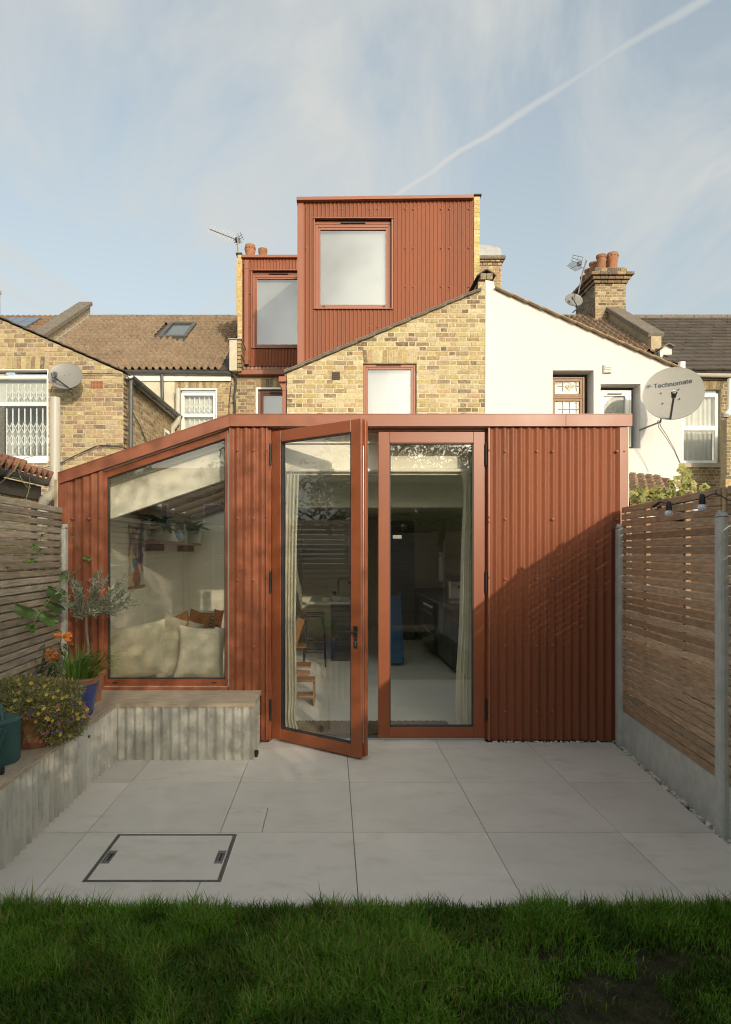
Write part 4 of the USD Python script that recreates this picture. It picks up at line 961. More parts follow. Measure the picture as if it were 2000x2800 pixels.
# ------------------------------------------------------------------ white rendered neighbour on the right
wh = thing('terraced_house', 'white rendered house with stepped verge and brown leaded window, right of the brick gable', 'house')
YW = YH - .005
wp = pxpoly(DH, (1327, 1330), (1328, 765), (1350, 770), (1356, 794), (1862, 1014), (1863, 1330))
b1 = sbox(X(1512, DH), Z(1250, DH), X(1624, DH), Z(1012.5, DH))
b2 = sbox(X(1643, DH), Z(1226, DH), X(1752, DH), Z(1050, DH))
put(wh, 'rear_wall', wallprism(wp.difference(b1).difference(b2), YW, YW + .25), WHITEW)
put(wh, 'lower_wall', MB().box(X(1327, DH), X(1863, DH), YW + .01, YW + .25, 0, Z(1330, DH)), WHITEW)
put(wh, 'side_wall', MB().box(X(1862, DH) - .25, X(1862, DH) - .003, YW + .25, 8.0, 0, Z(1016, DH)), WHITEW)
BRW = M('brown_frame', (.20, .105, .045), .5, .2, 12)
w = window(wh, X(1513, DH), X(1606, DH), Z(1245, DH), Z(1026, DH), YW + .10, .028, BRW, rails=[Z(1082, DH)], glass=GLASSN, sash=.042, label='brown framed leaded window')
put(w, 'backing', MB().box(X(1513, DH), X(1606, DH), YW + .2, YW + .21, Z(1240, DH), Z(1026, DH)), PALEC)
LEADB = (.3, .3, .29)
def came(pts): put(w, 'lead_came', MB().tube([(X(a, DH + .12), YW + .128, Z(b, DH + .12)) for a, b in pts], .007, 5, LEADB), STEM)
for px in (1540, 1577): came([(px, 1042), (px, 1070)])
came([(1526, 1056), (1543, 1056)]); came([(1575, 1056), (1592, 1056)])
for px in (1540, 1558.5, 1577): came([(px, 1096), (px, 1150)])
came([(1526, 1119), (1592, 1119)])
def petal_(pts, col):
    v_ = wallprism(Polygon([(X(a, DH + .12), Z(b, DH + .12)) for a, b in pts]), YW + .124, YW + .128, col)
    put(w, 'stained_glass', v_, PLAIN)
petal_([(1559.5, 1044), (1563, 1052), (1562, 1059), (1558.5, 1061), (1555, 1057), (1556, 1050)], (.62, .34, .46))
petal_([(1544, 1055), (1551, 1051), (1556, 1055), (1556, 1061), (1551, 1061)], (.30, .42, .2)); petal_([(1575, 1055), (1568, 1051), (1563, 1053), (1562, 1061), (1568, 1061)], (.30, .42, .2))
petal_([(1552, 1061.5), (1558.5, 1063), (1565, 1061.5), (1559, 1070)], (.75, .62, .1))
w = window(wh, X(1645, DH), X(1735, DH), Z(1219, DH), Z(1063, DH), YW + .10, .022, PVC, glass=GLASSN, sash=.066, label='white window with patterned obscure glass')
put(w, 'obscure_glass', MB().box(X(1660, DH), X(1722, DH), YW + .15, YW + .16, Z(1210, DH), Z(1075, DH)), M('obscure_glass', (.30, .30, .27), .35, .5, 55, col2=(.62, .6, .52)))
put(w, 'trickle_vent', MB().box(X(1669, DH), X(1710, DH), YW + .085, YW + .10, Z(1073.5, DH), Z(1071, DH)), GREYP)
ob = MB().tube([(X(1687, DH) + .045 * math.cos(t), YW + .146, Z(1113, DH) + .05 * math.sin(t)) for t in np.linspace(0, 6.2, 14)], .006, 5, (.7, .7, .66))
for s in (-1, 1): ob.tube([(X(1687, DH), YW + .146, Z(1120, DH)), (X(1687 + s * 5, DH), YW + .146, Z(1134, DH)), (X(1687 + s * 6, DH), YW + .146, Z(1160, DH))], .006, 5, (.7, .7, .66))
put(w, 'etched_motif', ob, PLAIN)
q = put(wh, 'extract_vent', MB().box(X(1649, DH), X(1671.5, DH), YW - .03, YW, Z(1021.5, DH), Z(998, DH), .004), PVCP)
for k in range(3): put(q, 'vent_slat', MB().bar((X(1651.5, DH), YW - .036, Z(1017 - k * 7, DH)), (X(1669.5, DH), YW - .036, Z(1017 - k * 7, DH)), .012, .030, .002), PVCP)
# verge tiles bedded in white mortar
a, b3 = np.array([X(1354, DH), Z(793, DH)]), np.array([X(1868, DH), Z(1017, DH)])
for k in range(12):
    p, q = a + (b3 - a) * (k - .02) / 12, a + (b3 - a) * (k + 1.08) / 12
    put(wh, 'verge_tile', MB().bar((p[0], YW + .08, p[1] + .03), (q[0], YW + .08, q[1] + .012), .32, .014, .003), TILE, tint=np.array([.38, .27, .18]))
    e = a + (b3 - a) * (k + .9) / 12
    put(wh, 'verge_mortar', MB().bar((e[0] - .02, YW + .14, e[1] + .004), (e[0] + .07, YW + .14, e[1] - .033), .285, .022, .004), WHITEW)
put(wh, 'roof_slope', MB().prism(Polygon([tuple(a + [.02, 0]), tuple(b3), tuple(b3 - [0, .06]), tuple(a - [-.02, .06])]), (0, 0, 0), XA, ZA, -YA, -8.2, -(YW + .26)), COPING)
put(wh, 'roof_cowl', MB().lathe([(.05, 0), (.05, .05), (.085, .055), (.085, .07), (.05, .075), (.085, .09), (.085, .105), (.02, .12)], P(1837, 1011, DH) + [0, .3, 0], 16), GREYP)
put(wh, 'vent_stub', MB().tube([P(1865, 1030, DH + .4), P(1865, 990, DH + .4)], .055, 14), PVC, smooth=40)
# main roof between gable and party wall, chimney stack, pots
XWR = 7.60
deck3 = put(wh, 'main_roof', MB().prism(Polygon([(2.5, 0), (XWR, 0), (XWR, SLEN), (2.5, SLEN)]), E0, XA, SL, RN, -.1, 0), mats['dark_ridge'])
roof_tiles(wh, 'roof_tile', deck3, E0 + XA * 4.6, XA, SL, RN, 10, 17, .30, SLEN / 17, FT + LT[:2], TILE, keep=lambda p: p[2] > 6.5 and p[0] < XWR)
put(wh, 'ridge_tile', MB().tube([R0 + XA * 4.6 - [0, 0, .03], R0 + XA * 8.0 - [0, 0, .03]], .11, 12), TILE, tint=np.array([.24, .18, .12]), smooth=40)
party(wh, XWR, 14.9 + CAMY, R0[1] - .15, .34, .24, MORTARG, 7)
c = 14.55
put(wh, 'parapet_end', MB().prism(pxpoly(c, (1806.5, 999), (1837.5, 999), (1838, 950), (1826, 943), (1806, 957)), (0, 0, 0), XA, ZA, -YA, -(c + CAMY + .4), -(c + CAMY)), WHITEW)
for s in ((1806, 956, 1825, 942.5), (1824, 942.5, 1841, 952)): put(wh, 'parapet_cap', MB().bar(P(s[0], s[1] - 1.5, c) + [0, .15, 0], P(s[2], s[3] - 1.5, c) + [0, .15, 0], .5, .03, .004), COPING)
CD = 17.2; yc = CD + CAMY; cx0, cx1 = X(1628.5, CD), X(1712, CD); ydep = 1.35
ctop = Z(751, CD)
st = thing('chimney_stack', 'sooty brick chimney stack with terracotta pots on the ridge behind the white house', 'chimney')
brick_wall(st, 'front_face', sbox(cx0, Z(890, CD), cx1, Z(776, CD)), (0, yc, 0), XA, -YA, SOOT + OLD[1:4], MORTARG, thick=.6)
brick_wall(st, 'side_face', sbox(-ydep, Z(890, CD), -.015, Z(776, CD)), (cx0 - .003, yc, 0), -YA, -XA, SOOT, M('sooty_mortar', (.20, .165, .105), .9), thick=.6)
for k, (p0, p1, ex) in enumerate(((775.5, 767, .05), (766.5, 757.5, .10), (757, 748, .17), (747.5, 733, .03))):
    z0, z1 = Z(p0, CD), Z(p1, CD)
    n = 5
    for j in range(n):
        xa, xb = cx0 - ex + (cx1 - cx0 + 2 * ex) * j / n, cx0 - ex + (cx1 - cx0 + 2 * ex) * (j + 1) / n
        put(st, 'corbel_brick', MB().box(xa + .004, xb - .004, yc - ex, yc + .25, z0 + .006, z1 - .004, .008), BRICK, tint=np.array(pick(SOOT)))
    for j in range(6):
        ya, yb_ = yc + .25 + (ydep - .25 + ex) * j / 6, yc + .25 + (ydep - .25 + ex) * (j + 1) / 6
        put(st, 'corbel_brick', MB().box(cx0 - ex, cx1 + ex, ya + .004, yb_ - .004, z0 + .006, z1 - .004, .008), BRICK, tint=np.array(pick(SOOT)))
zt_ = Z(735, CD)
put(st, 'flaunching', MB().box(cx0 - .01, cx1 - .0, yc - .01, yc + ydep, zt_ - .02, zt_ + .05, .03), COPING)
for px, d, h, s in ((1645, 17.35, .44, 0), (1676, 17.4, .52, 1), (1625.5, 17.75, .42, 0), (1664, 17.8, .5, 0), (1612, 18.1, .38, 0), (1600, 18.45, .34, 0)):
    pot(st, (X(px, d), d + CAMY, zt_ + .0), .13, h, s)
# slate house at the far right
sl = thing('terraced_house', 'far right brick house with brown slate roof and net curtained sash window', 'house')
XRR = 13.2
deck4 = put(sl, 'main_roof', MB().prism(Polygon([(XWR + .24, 0), (XRR, 0), (XRR, SLEN), (XWR + .24, SLEN)]), E0, XA, SL, RN, -.1, 0), mats['dark_ridge'])
ST = [(.085, .07, .056), (.07, .058, .047), (.10, .083, .067), (.115, .097, .08), (.06, .05, .041), (.09, .072, .055)]
roof_tiles(sl, 'slate', deck4, E0 + XA * (XWR + .26), XA, SL, RN, 17, 16, .33, SLEN / 16, ST, SLATE, kind='flat', stagger=True)
for k in range(11): put(sl, 'ridge_tile', MB().tube([R0 + XA * (XWR + .3 + k * .46) - [0, 0, .03], R0 + XA * (XWR + .75 + k * .46) - [0, 0, .03 + rng.uniform(-.01, .01)]], .11, 12), TILE, tint=np.array([.2, .16, .12]), smooth=40)
rw_ = pxpoly(DM, (1840, 1420), (1840, 1024), (2060, 1024), (2060, 1420))
rz = sbox(X(1864, DM), Z(1272, DM), X(1974, DM), Z(1064, DM))
OLDG = [(.27, .205, .115), (.22, .165, .09), (.30, .23, .13), (.17, .13, .075), (.25, .18, .09)]
brick_wall(sl, 'main_wall', rw_, (0, YM, 0), XA, -YA, OLDG, MORTARG, holes=[rz], arches=[(X(1862, DM), X(1978, DM), Z(1063, DM), Z(1040, DM))], base=2.0)
w = window(sl, X(1868, DM), X(1972, DM), Z(1266, DM), Z(1073, DM), YM + .08, .05, PVC, rails=[Z(1168, DM)], glass=GLASSN, sash=.02, label='white sash window with net curtains', sill=(.12, .12, .10, M('stone_sill', (.42, .37, .28), .8)))
n = 70; xx = np.linspace(X(1872, DM), X(1969, DM), n); yy = YM + .2 + .025 * np.sin(np.linspace(0, 42, n)) + .012 * np.sin(np.linspace(0, 97, n))
v = np.vstack([np.stack([xx, yy, np.full(n, Z(1264, DM))], 1), np.stack([xx, yy, np.full(n, Z(1078, DM))], 1)])
put(w, 'net_curtain', (v, np.array([[i, i + 1, n + i + 1, n + i] for i in range(n - 1)])), M('net_curtain', (.74, .72, .64), .9, .02, 3, transl=.3), smooth=True)
gutter((X(1835, DM - .1), YM - .13, Z(1022, DM - .1)), (X(2060, DM - .1), YM - .13, Z(1026, DM - .1)), .07, PVCP, sl)
put(sl, 'fascia', MB().box(X(1836, DM), X(2060, DM), YM - .06, YM - .0, Z(1040, DM), Z(1027, DM)), M('dark_fascia', (.1, .085, .06), .7))
D = DM - 1.2
put(sl, 'downpipe', MB().tube([(X(1998, D), D + CAMY, Z(1036, D)), (X(1998, D), D + CAMY, Z(1118, D)), (X(1992, D), D + CAMY, Z(1130, D)), (X(1985, D), D + CAMY, Z(1138, D))], .055, 12), PVC, smooth=40)
put(sl, 'pipe_collar', MB().tube([(X(1985, D), D + CAMY, Z(1132, D)), (X(1984, D), D + CAMY, Z(1142, D))], .07, 10, (.3, .3, .28)), STEM)
wp2 = pxpoly(12.9, (1988, 1420), (1988, 1144), (2080, 1144), (2080, 1420))
brick_wall(sl, 'side_building', wp2, (0, 12.9 + CAMY, 0), XA, -YA, OLDG, MORTARG, base=2.0)
# tiled lean-to of the white house behind the right fence
lt2 = thing('lean_to', 'low lean-to with mossy brown pantiles against the white wall, behind the right fence', 'lean-to')
xr0 = 2.95
LS = np.array([-.20, 1, .36]); 
u2 = np.array([1, 0, -.10]); u2 /= np.linalg.norm(u2)
s2 = np.array([-.0, 1, .30]); s2 /= np.linalg.norm(s2)
n2 = np.cross(u2, s2); n2 *= np.sign(n2[2])
O2 = np.array([xr0, 1.75, 2.28])
pgn = Polygon([(0, 0), (1.40, 0), (2.32, 2.72), (0, 2.72)])
rd2 = put(lt2, 'roof', MB().prism(pgn, O2, u2, s2, n2, -.08, 0), mats['dark_ridge'])
RT2 = [(.30, .20, .12), (.26, .18, .11), (.35, .25, .16), (.20, .15, .10), (.38, .28, .19), (.28, .16, .09)]
def keep2(p):
    q = p - O2; return q @ u2 < 1.30 + .34 * (q @ s2) and q @ s2 < 2.68
roof_tiles(lt2, 'roof_tile', rd2, O2, u2, s2, n2, 12, 10, .25, .28, RT2, TILE, keep=keep2)
put(lt2, 'flashing', MB().bar(O2 + s2 * 2.66 + n2 * .07, O2 + u2 * 2.3 + s2 * 2.66 + n2 * .07, .03, .10, .01, up=n2), WHITEW)
put(lt2, 'wall', MB().box(xr0, xr0 + 2.7, 1.85, YW - .01, -.05, 2.1), M('brown_brickwork', (.075, .042, .024), .9, .35, 9))
put(lt2, 'white_door', MB().box(xr0 + .02, xr0 + .55, 1.80, 1.845, -.05, 1.35), PVC)
for k in range(9):
    p = O2 + u2 * (1.42 + .335 * k * .3) + s2 * (.3 * k); put(lt2, 'verge_mortar', MB().bar(p, p + s2 * .27, .10, .06, .01), WHITEW)

# ------------------------------------------------------------------ satellite dishes and aerials
def dish(label, c, r, face, mat, arm, roll=0, text=False, rr=1.0, dep=.10):
    t = thing('satellite_dish', label, 'satellite dish')
    n = np.asarray(face, float); n /= np.linalg.norm(n)
    u = np.cross(ZA, n); u /= np.linalg.norm(u); v = np.cross(n, u)
    cr, sr = math.cos(math.radians(roll)), math.sin(math.radians(roll)); u, v = u * cr + v * sr, -u * sr + v * cr
    B = np.array([u, v, n]).T
    rad = np.linspace(0.002, 1, 9); prof = [(a * r, dep * r * a * a) for a in rad] + [(r * 1.02, dep * r + .004), (r * 1.02, dep * r - .012), (r * .98, dep * r - .016)] + [(a * r, dep * r * a * a - .012) for a in rad[::-1]]
    m = MB().lathe(prof, (0, 0, 0), 40); vv, ff = m.arrays(); vv = vv * [1, rr, 1]
    put(t, 'reflector', (vv @ B.T + c, ff), mat, smooth=40)
    L = lambda a, b, d: np.asarray(c) + B @ np.array([a, b, d])
    if arm == 'big':
        for a, b in ((-.30, .02), (.13, .13), (.18, -.15), (-.23, -.29)): put(t, 'fixing', MB().tube([L(a * r * 1.3, b * r * 1.3, .012), L(a * r * 1.3, b * r * 1.3, .03)], .008, 8), BLACK)
        put(t, 'arm', MB().bar(L(0, -r * .98, .04), L(0, -r * .62, .48), .028, .03, .004), GREYP)
        put(t, 'feed_horn', MB().tube([L(0, -r * .60, .46), L(0, -r * .50, .50)], [.03, .036], 12).tube([L(0, -r * .50, .50), L(0, -r * .46, .5)], .04, 12), BLACK, smooth=40)
        put(t, 'feed_face', MB().tube([L(0, -r * .47, .512), L(0, -r * .455, .52)], .03, 12), PVC)
        put(t, 'wall_bracket', MB().tube([L(-.1, -r * .3, -.04), L(-.12, -r * .9, -.18), np.array([c[0] - .12, YW + .01, c[2] - r * .95])], .014, 8), GALV)
        put(t, 'back_mount', MB().box(-.12, .12, -.12, .12, -.12, -.01, .01, M=np.vstack([np.hstack([B, np.asarray(c)[:, None]]), [0, 0, 0, 1]])), GALV)
    else:
        k = r / .2
        for a, b in ((-.02, .03), (.12, .05), (.09, -.45)): put(t, 'fixing', MB().tube([L(a * r * 2, b * r * 1.6, .008 * k), L(a * r * 2, b * r * 1.6, .014 * k)], .004 * k, 6), BLACK)
        put(t, 'arm', MB().bar(L(.12 * r, -r * .86, .01), L(-.62 * r, -r * .30, .13 * k), .012 * k, .014 * k, .002), BLACK)
        put(t, 'feed_horn', MB().tube([L(-.62 * r, -r * .34, .125 * k), L(-.64 * r, -r * .08, .14 * k)], .022 * k, 10).tube([L(-.5 * r, -r * .1, .13 * k), L(-.56 * r, -r * .12, .10 * k)], .03 * k, 12), GREYP, smooth=40)
        put(t, 'wall_bracket', MB().tube([L(.1 * r, -r * .5, -.03), L(.15 * r, -r * .9, -.05), L(.12 * r, -r * .85, -.16 * k)], .012 * k, 8), GREYP)
    if text:
        s = .062
        tm = meshkit.text_mesh('Technomate', s, .004, bold=True)
        vv = np.array(tm.vertices); wd = vv[:, 0].max()
        ca, sa = math.cos(math.radians(9)), math.sin(math.radians(9))
        ctr = np.array([-.02, .40 * r])
        def place(p):
            x, y = p[:, 0] - wd / 2, p[:, 1] - s / 2
            x, y = ctr[0] + x * ca - y * sa, ctr[1] + x * sa + y * ca
            z = dep / r * (x * x + (y / rr) ** 2) + .001 + p[:, 2]
            return np.stack([x, y, z], 1) @ B.T + c
        put(t, 'lettering', (place(vv), np.array(tm.faces)), LETTER)
        lg = MB()
        for i, (a, b, w_) in enumerate(((-.085, .05, .05), (-.105, .034, .06), (-.08, .022, .07), (-.11, .008, .05))):
            lg.box(a, a + w_, b, b + .006, 0, .004)
        put(t, 'logo', (place(lg.arrays()[0]), lg.arrays()[1]), LETTER)
    return t, L
DISHW = M('dish_paint', (.33, .32, .285), .35, .03, 2)
DISHG = M('grey_dish', (.20, .195, .18), .4, .08, 3)
DD = 9.25; cD = P(1841, 1078, DD)
big, _ = dish('large cream satellite dish with lettering on the white wall', cD, .40, (-.46, -1, .20), DISHW, 'big', text=True, rr=1.0, roll=-6)
cb = thing('aerial_cable', 'pair of thin cables hanging from the large dish to the vine', 'cable')
for pts in (((1799, 1150), (1802, 1168), (1822, 1196), (1843, 1230), (1860, 1266)), ((1802, 1148), (1808, 1166), (1824, 1190), (1845, 1228), (1862, 1268))):
    put(cb, 'wire', MB().tube([P(a, b, 9.5) for a, b in pts], .005, 5, (.12, .1, .09)), STEM)
dish('grey satellite dish on the old brick wall beside the barred window', P(180, 1029, 9.95), .255, (.20, -1, .22), DISHG, 'small', rr=.86, roll=10)
dish('small clear grey satellite dish at the foot of the tall chimney stack', P(1569, 821, 17.0), .27, (.25, -1, .30), DISHG, 'small', rr=.72, roll=12)
def aerial(label, mast, boom, n, el, D, refl):
    t = thing('tv_aerial', label, 'aerial')
    put(t, 'mast', MB().tube([P(a, b, D) for a, b in mast], .018, 8), GALV)
    a, b = P(*boom[0], D), P(*boom[1], D) + [0, .25, 0]
    put(t, 'boom', MB().tube([a, b], .012, 6), GALV)
    d = (b - a)
    for k in range(n):
        p = a + d * (k + .2) / n * .86; o = np.array(el) * (1 + .25 * k / n)
        put(t, 'element', MB().tube([p - o, p + o], .006, 5), GALV)
    p = a + d * .93
    for q in refl: put(t, 'reflector_bar', MB().tube([p + np.array(q[0]), p + np.array(q[1])], .008, 5), GALV)
    put(t, 'junction', MB().box(*[w for i in range(3) for w in (p[i] - .05, p[i] + .05)], .01), BLACK)
aerial('thin television aerial on a mast above the brick upstand of the lower dormer', [(652, 694), (650, 640)], [(573, 626), (651, 644)], 9, (.06, .0, .10), 15.0,
       [((.0, 0, .16), (.09, 0, -.05)), ((.06, 0, .2), (.15, 0, .0)), ((-.1, 0, -.02), (.12, 0, .14)), ((-.08, 0, -.07), (.14, 0, .08)), ((-.04, 0, -.12), (.12, 0, -.04))])
aerial('television aerial with grid reflector leaning from the tall chimney stack', [(1582, 802), (1594, 745), (1605, 712)], [(1562, 734), (1597, 708)], 9, (.12, 0, -.08), 16.9,
       [((-.14, .05, .28), (-.2, .05, .10)), ((.0, .05, .24), (-.06, .05, .05)), ((.12, .05, .2), (.07, .05, .0)), ((-.16, .05, .26), (.12, .05, .2)), ((-.18, .05, .18), (.1, .05, .1)), ((-.2, .05, .11), (.08, .05, .01)), ((.2, .05, .16), (.16, .05, -.03))])
ow = thing('wall_cable', 'black cable sagging across the left brick wall above the red roof edge', 'cable')
put(ow, 'wire', MB().tube([P(a, b, DL - .06) for a, b in ((0, 1290), (80, 1292), (165, 1266), (195, 1252), (230, 1234), (262, 1220), (280, 1217), (310, 1219), (338, 1219))], .007, 5, (.03, .03, .03)), STEM)
put(ow, 'wire', MB().tube([P(a, b, DL - .07) for a, b in ((162, 1270), (200, 1248), (240, 1232), (268, 1219), (300, 1220), (330, 1222), (350, 1230))], .006, 5, (.03, .03, .03)), STEM)
fc = thing('wall_cable', 'thin cable looping down the flank wall beside the grey downpipe', 'cable')
put(fc, 'wire', MB().tube([(XS + .03, y_, z_) for y_, z_ in ((YL + .35, 4.1), (YL + .8, 3.95), (YL + 1.2, 3.72), (YL + 1.7, 3.70), (YL + 1.9, 3.3), (YL + 2.2, 2.9))], .008, 5, (.05, .05, .05)), STEM)
put(ow, 'wire', MB().tube([P(a, b, DL - .05) for a, b in ((222, 1021), (280, 1020.5), (335, 1023))], .008, 5, (.05, .06, .05)), STEM)

# ------------------------------------------------------------------ slatted fences
def fence(label, A, E, Nn, posts, top, pal, gravel, first_slat, extra=0.0, skip=0):
    """Posts at distances along E from A; slats between them, battens at the back."""
    t = thing('slatted_fence', label, 'fence', )
    B = np.array([E, Nn, ZA]).T
    def place(mb):
        v, f = mb.arrays(); 
        if np.linalg.det(B) < 0: f = f[:, ::-1]
        return v @ B.T + A, f
    for s in posts[skip:]:
        m = MB().box(s - .05, s + .05, -.055, .055, -.3, 1.90, .012)
        v, f = place(m)
        put(t, 'concrete_post', (v, f), POSTC)
        put(t, 'post_cap', place(MB().prism(poly((s - .05, 1.90), (s + .05, 1.90), (s, 1.935)), (0, 0, 0), XA, ZA, YA, -.053, .053)), POSTC)
    for k, (a, b) in enumerate(zip(posts, posts[1:])):
        a2, b2 = a + .012, b - .012
        if gravel: put(t, 'gravel_board', place(MB().box(a2, b2, -.022, .022, -.14, first_slat - .006, .008)), CONC if False else POSTC)
        z = first_slat
        i = 0
        while z + .046 < top + .004:
            j = rng.uniform(-.002, .002, 4)
            m = MB().box(a2 + .02 + j[0], b2 - .02 + j[1], .004, .024 + j[2], z + j[3], z + .0465 + j[3], .003)
            put(t, 'slat', place(m), SLAT, tint=np.array(pal[rng.integers(len(pal))]) * rng.uniform(.8, 1.2))
            z += .0595; i += 1
        for q in (a2 + .045, a2 + (b2 - a2) * .28, a2 + (b2 - a2) * .68, b2 - .045):
            put(t, 'batten', place(MB().box(q - .02, q + .02, -.032, .0035, first_slat, top - .01, .003)), SLAT, tint=np.array(pal[0]) * .9)
        if extra: put(t, 'top_rail_end', place(MB().box(b - .03, b + .015, -.03, .02, 1.93, top + .03, .003)), SLAT, tint=np.array([.5, .36, .18]))
    return t, place
BRN = [(0.414, 0.274, 0.165), (0.473, 0.312, 0.196), (0.362, 0.236, 0.141), (0.503, 0.358, 0.235), (0.399, 0.282, 0.18)]
GRY = [(0.294, 0.244, 0.181), (0.325, 0.269, 0.206), (0.263, 0.213, 0.156), (0.3, 0.256, 0.2), (0.25, 0.206, 0.156)]
rf, rplace = fence('brown slatted fence bay with concrete posts along the right of the patio', FA, FE, FN, [.13, 1.90], 2.092, BRN, True, .305, 1)
fence('further fence bays at the right edge, this side of the nearer concrete post', FA + FE * 1.905, np.array([0., -1, 0]), np.array([-1., 0, 0]), [-.004, 1.83, 3.66, 5.49], 2.092, BRN, True, .305, skip=1)
lf, lplace = fence('weathered grey slatted fence above the planted bench along the left side', LA, LE, LN, [.10, 1.93, 3.76, 5.59, 7.4], 2.085, GRY, True, .305)
BRN2 = BRN
bf = thing('slatted_fence', 'slatted fence at the end of the lawn, seen reflected in the glass doors', 'fence')
YB = -8.15
for k in range(34):
    put(bf, 'slat', MB().box(-2.1, 2.36, YB - .02, YB, .10 + k * .0595, .1465 + k * .0595 + .008), SLAT, tint=np.array(GRY[k % 5]) * .9)
for x in (-2.0, .1, 2.3): put(bf, 'fence_post', MB().box(x - .05, x + .05, YB - .09, YB - .021, -.1, 2.15), POSTC)

# ------------------------------------------------------------------ cast concrete bench with timber top
bench = thing('concrete_bench', 'ribbed concrete bench with weathered timber top below the picture window and left fence', 'bench')
BX, BY, BT = -1.752, -.565, .432
def ribbed_x(x0, x1, y, z0, z1, nrm):           # face towards -y
    n = int((x1 - x0) / PITCH * 12); x = np.linspace(x0, x1, n + 1)
    yy = y - .013 * np.cos((x - X(1358, DC)) / PITCH * 2 * np.pi)
    v = np.vstack([np.stack([x, yy, np.full(n + 1, z)], 1) for z in (z0, (z0 + z1) / 2, z1)])
    f = np.array([[r * (n + 1) + i, r * (n + 1) + i + 1, (r + 1) * (n + 1) + i + 1, (r + 1) * (n + 1) + i] for r in range(2) for i in range(n)])
    return v, f
m = MB().raw(*ribbed_x(BX, -.64, BY, -.02, BT, 0)); put(bench, 'ribbed_front', m, CONC, smooth=50)
v, f = ribbed_x(-4.2, BY, 0, -.02, BT, 0)
v2 = np.stack([BX - .0 + (-v[:, 1]) * 1.0, v[:, 0], v[:, 2]], 1)
put(bench, 'ribbed_front', (v2, f), CONC, smooth=50)
put(bench, 'end_face', MB().box(-.652, -.634, BY + .009, -.095, -.02, BT), CONC)
put(bench, 'core', MB().box(-2.34, -.655, BY + .02, -.10, -.1, BT - .002).box(-2.34, BX - .02, -4.2, BY + .02, -.1, BT - .002), CONC)
front = Polygon([(BX + .012, BY - .014), (-.622, BY - .014), (-.622, -.09), (-2.345, -.09)])
arm = Polygon([(BX + .012, BY - .014), (-2.345, -.09), (-2.32, -.6), (-2.27, -1.9), (-2.17, -4.2), (BX + .012, -4.2)])
nb_ = 3
for k in range(nb_):
    y0, y1 = BY - .014 + k * .165, BY - .014 + (k + 1) * .165 - .005
    g = front.intersection(sbox(-3, y0, 1, y1))
    put(bench, 'plank', MB().prism(g, (0, 0, 0), XA, YA, ZA, BT, BT + .030), DECK)
for k in range(4):
    x1, x0 = BX + .012 - k * .147, BX + .012 - (k + 1) * .147 + .005
    g = arm.intersection(sbox(x0, -5, x1, 0))
    m = MB().prism(g, (0, 0, 0), XA, YA, ZA, BT, BT + .026)
    p = put(bench, 'plank', m, DECKY)
    gm = MB()
    for j in range(9):
        xa = x0 + .004 + j * (x1 - x0 - .008) / 9
        for q in getattr(arm.intersection(sbox(xa, -5, xa + .0105, 0)), 'geoms', [arm.intersection(sbox(xa, -5, xa + .0105, 0))]):
            if not q.is_empty: gm.prism(q, (0, 0, 0), XA, YA, ZA, BT + .0262, BT + .0315)
    put(p, 'ridges', gm, DECKY)
TOP = BT + .0315
cap = thing('ground_spike_light', 'small black cap standing on the paving at the corner of the bench', 'garden light')
g0 = G(701, 2070); put(cap, 'cap', MB().lathe([(.012, 0), (.014, .02), (.02, .022), (.021, .05), (.016, .054), (.001, .054)], g0, 14), BLACK, smooth=40)
cap = thing('ground_spike_light', 'small black fitting on the timber ledge before the watering can', 'garden light')
g0 = G(2, 2118, TOP); put(cap, 'cap', MB().lathe([(.016, 0), (.02, .01), (.02, .045), (.014, .05), (.001, .05)], g0, 14), BLACK, smooth=40)

# ------------------------------------------------------------------ festoon lights on the right fence
fl2 = thing('festoon_lights', 'string of black cable and opal bulbs hung along the top of the right fence', 'string lights')
def onfence(px, py, off=.06):
    d = np.array([(px - CX) / F, 1, (CY - py) / F]); c = np.array([0, CAMY, CAMZ]); o = FA + FN * off
    return c + d * (np.dot(o - c, FN) / np.dot(d, FN))
pts = [onfence(a, b) for a, b in ((1795, 1377), (1806, 1373), (1825, 1376), (1846, 1379), (1880, 1372), (1915, 1364), (1930, 1360), (1945, 1353), (1958, 1349), (1972, 1355), (1988, 1365), (2004, 1371), (2040, 1372))]
put(fl2, 'cable', MB().tube(pts, .0035, 6, (.02, .02, .02)), STEM)
put(fl2, 'connector', MB().tube([onfence(1787, 1385), onfence(1803, 1375)], .011, 10), BLACK, smooth=40)
put(fl2, 'cable_loop', MB().tube([onfence(a, b) for a, b in ((1789, 1385), (1793, 1392), (1800, 1394), (1804, 1388), (1803, 1380))], .002, 5), BLACK)
for px, py in ((1806, 1370), (1958, 1347)): put(fl2, 'cable_tie', MB().tube([onfence(px, py - 7, .045), onfence(px, py + 4, .07)], .006, 6), BLACK)
for px, py, r in ((1830, 1404, .026), (1921, 1388, .026)):
    c = onfence(px, py, .075)
    sp = trimesh.creation.icosphere(3, r); b_ = put(fl2, 'bulb', (sp.vertices * [1, 1, .96] + c, sp.faces), BULB, smooth=True)
    put(b_, 'socket', MB().lathe([(.012, r * .8), (.019, r * .85), (.02, r * .85 + .02), (.016, r * .85 + .045), (.013, r * .85 + .062), (.004, r * .85 + .066)], c, 14), BLACK, smooth=40)
    put(b_, 'hook', MB().tube([c + [0, 0, r + .05], c + [.006, 0, r + .066], c + [0, 0, r + .074], c + [-.006, 0, r + .066], c + [0, 0, r + .05]], .002, 5), BLACK)

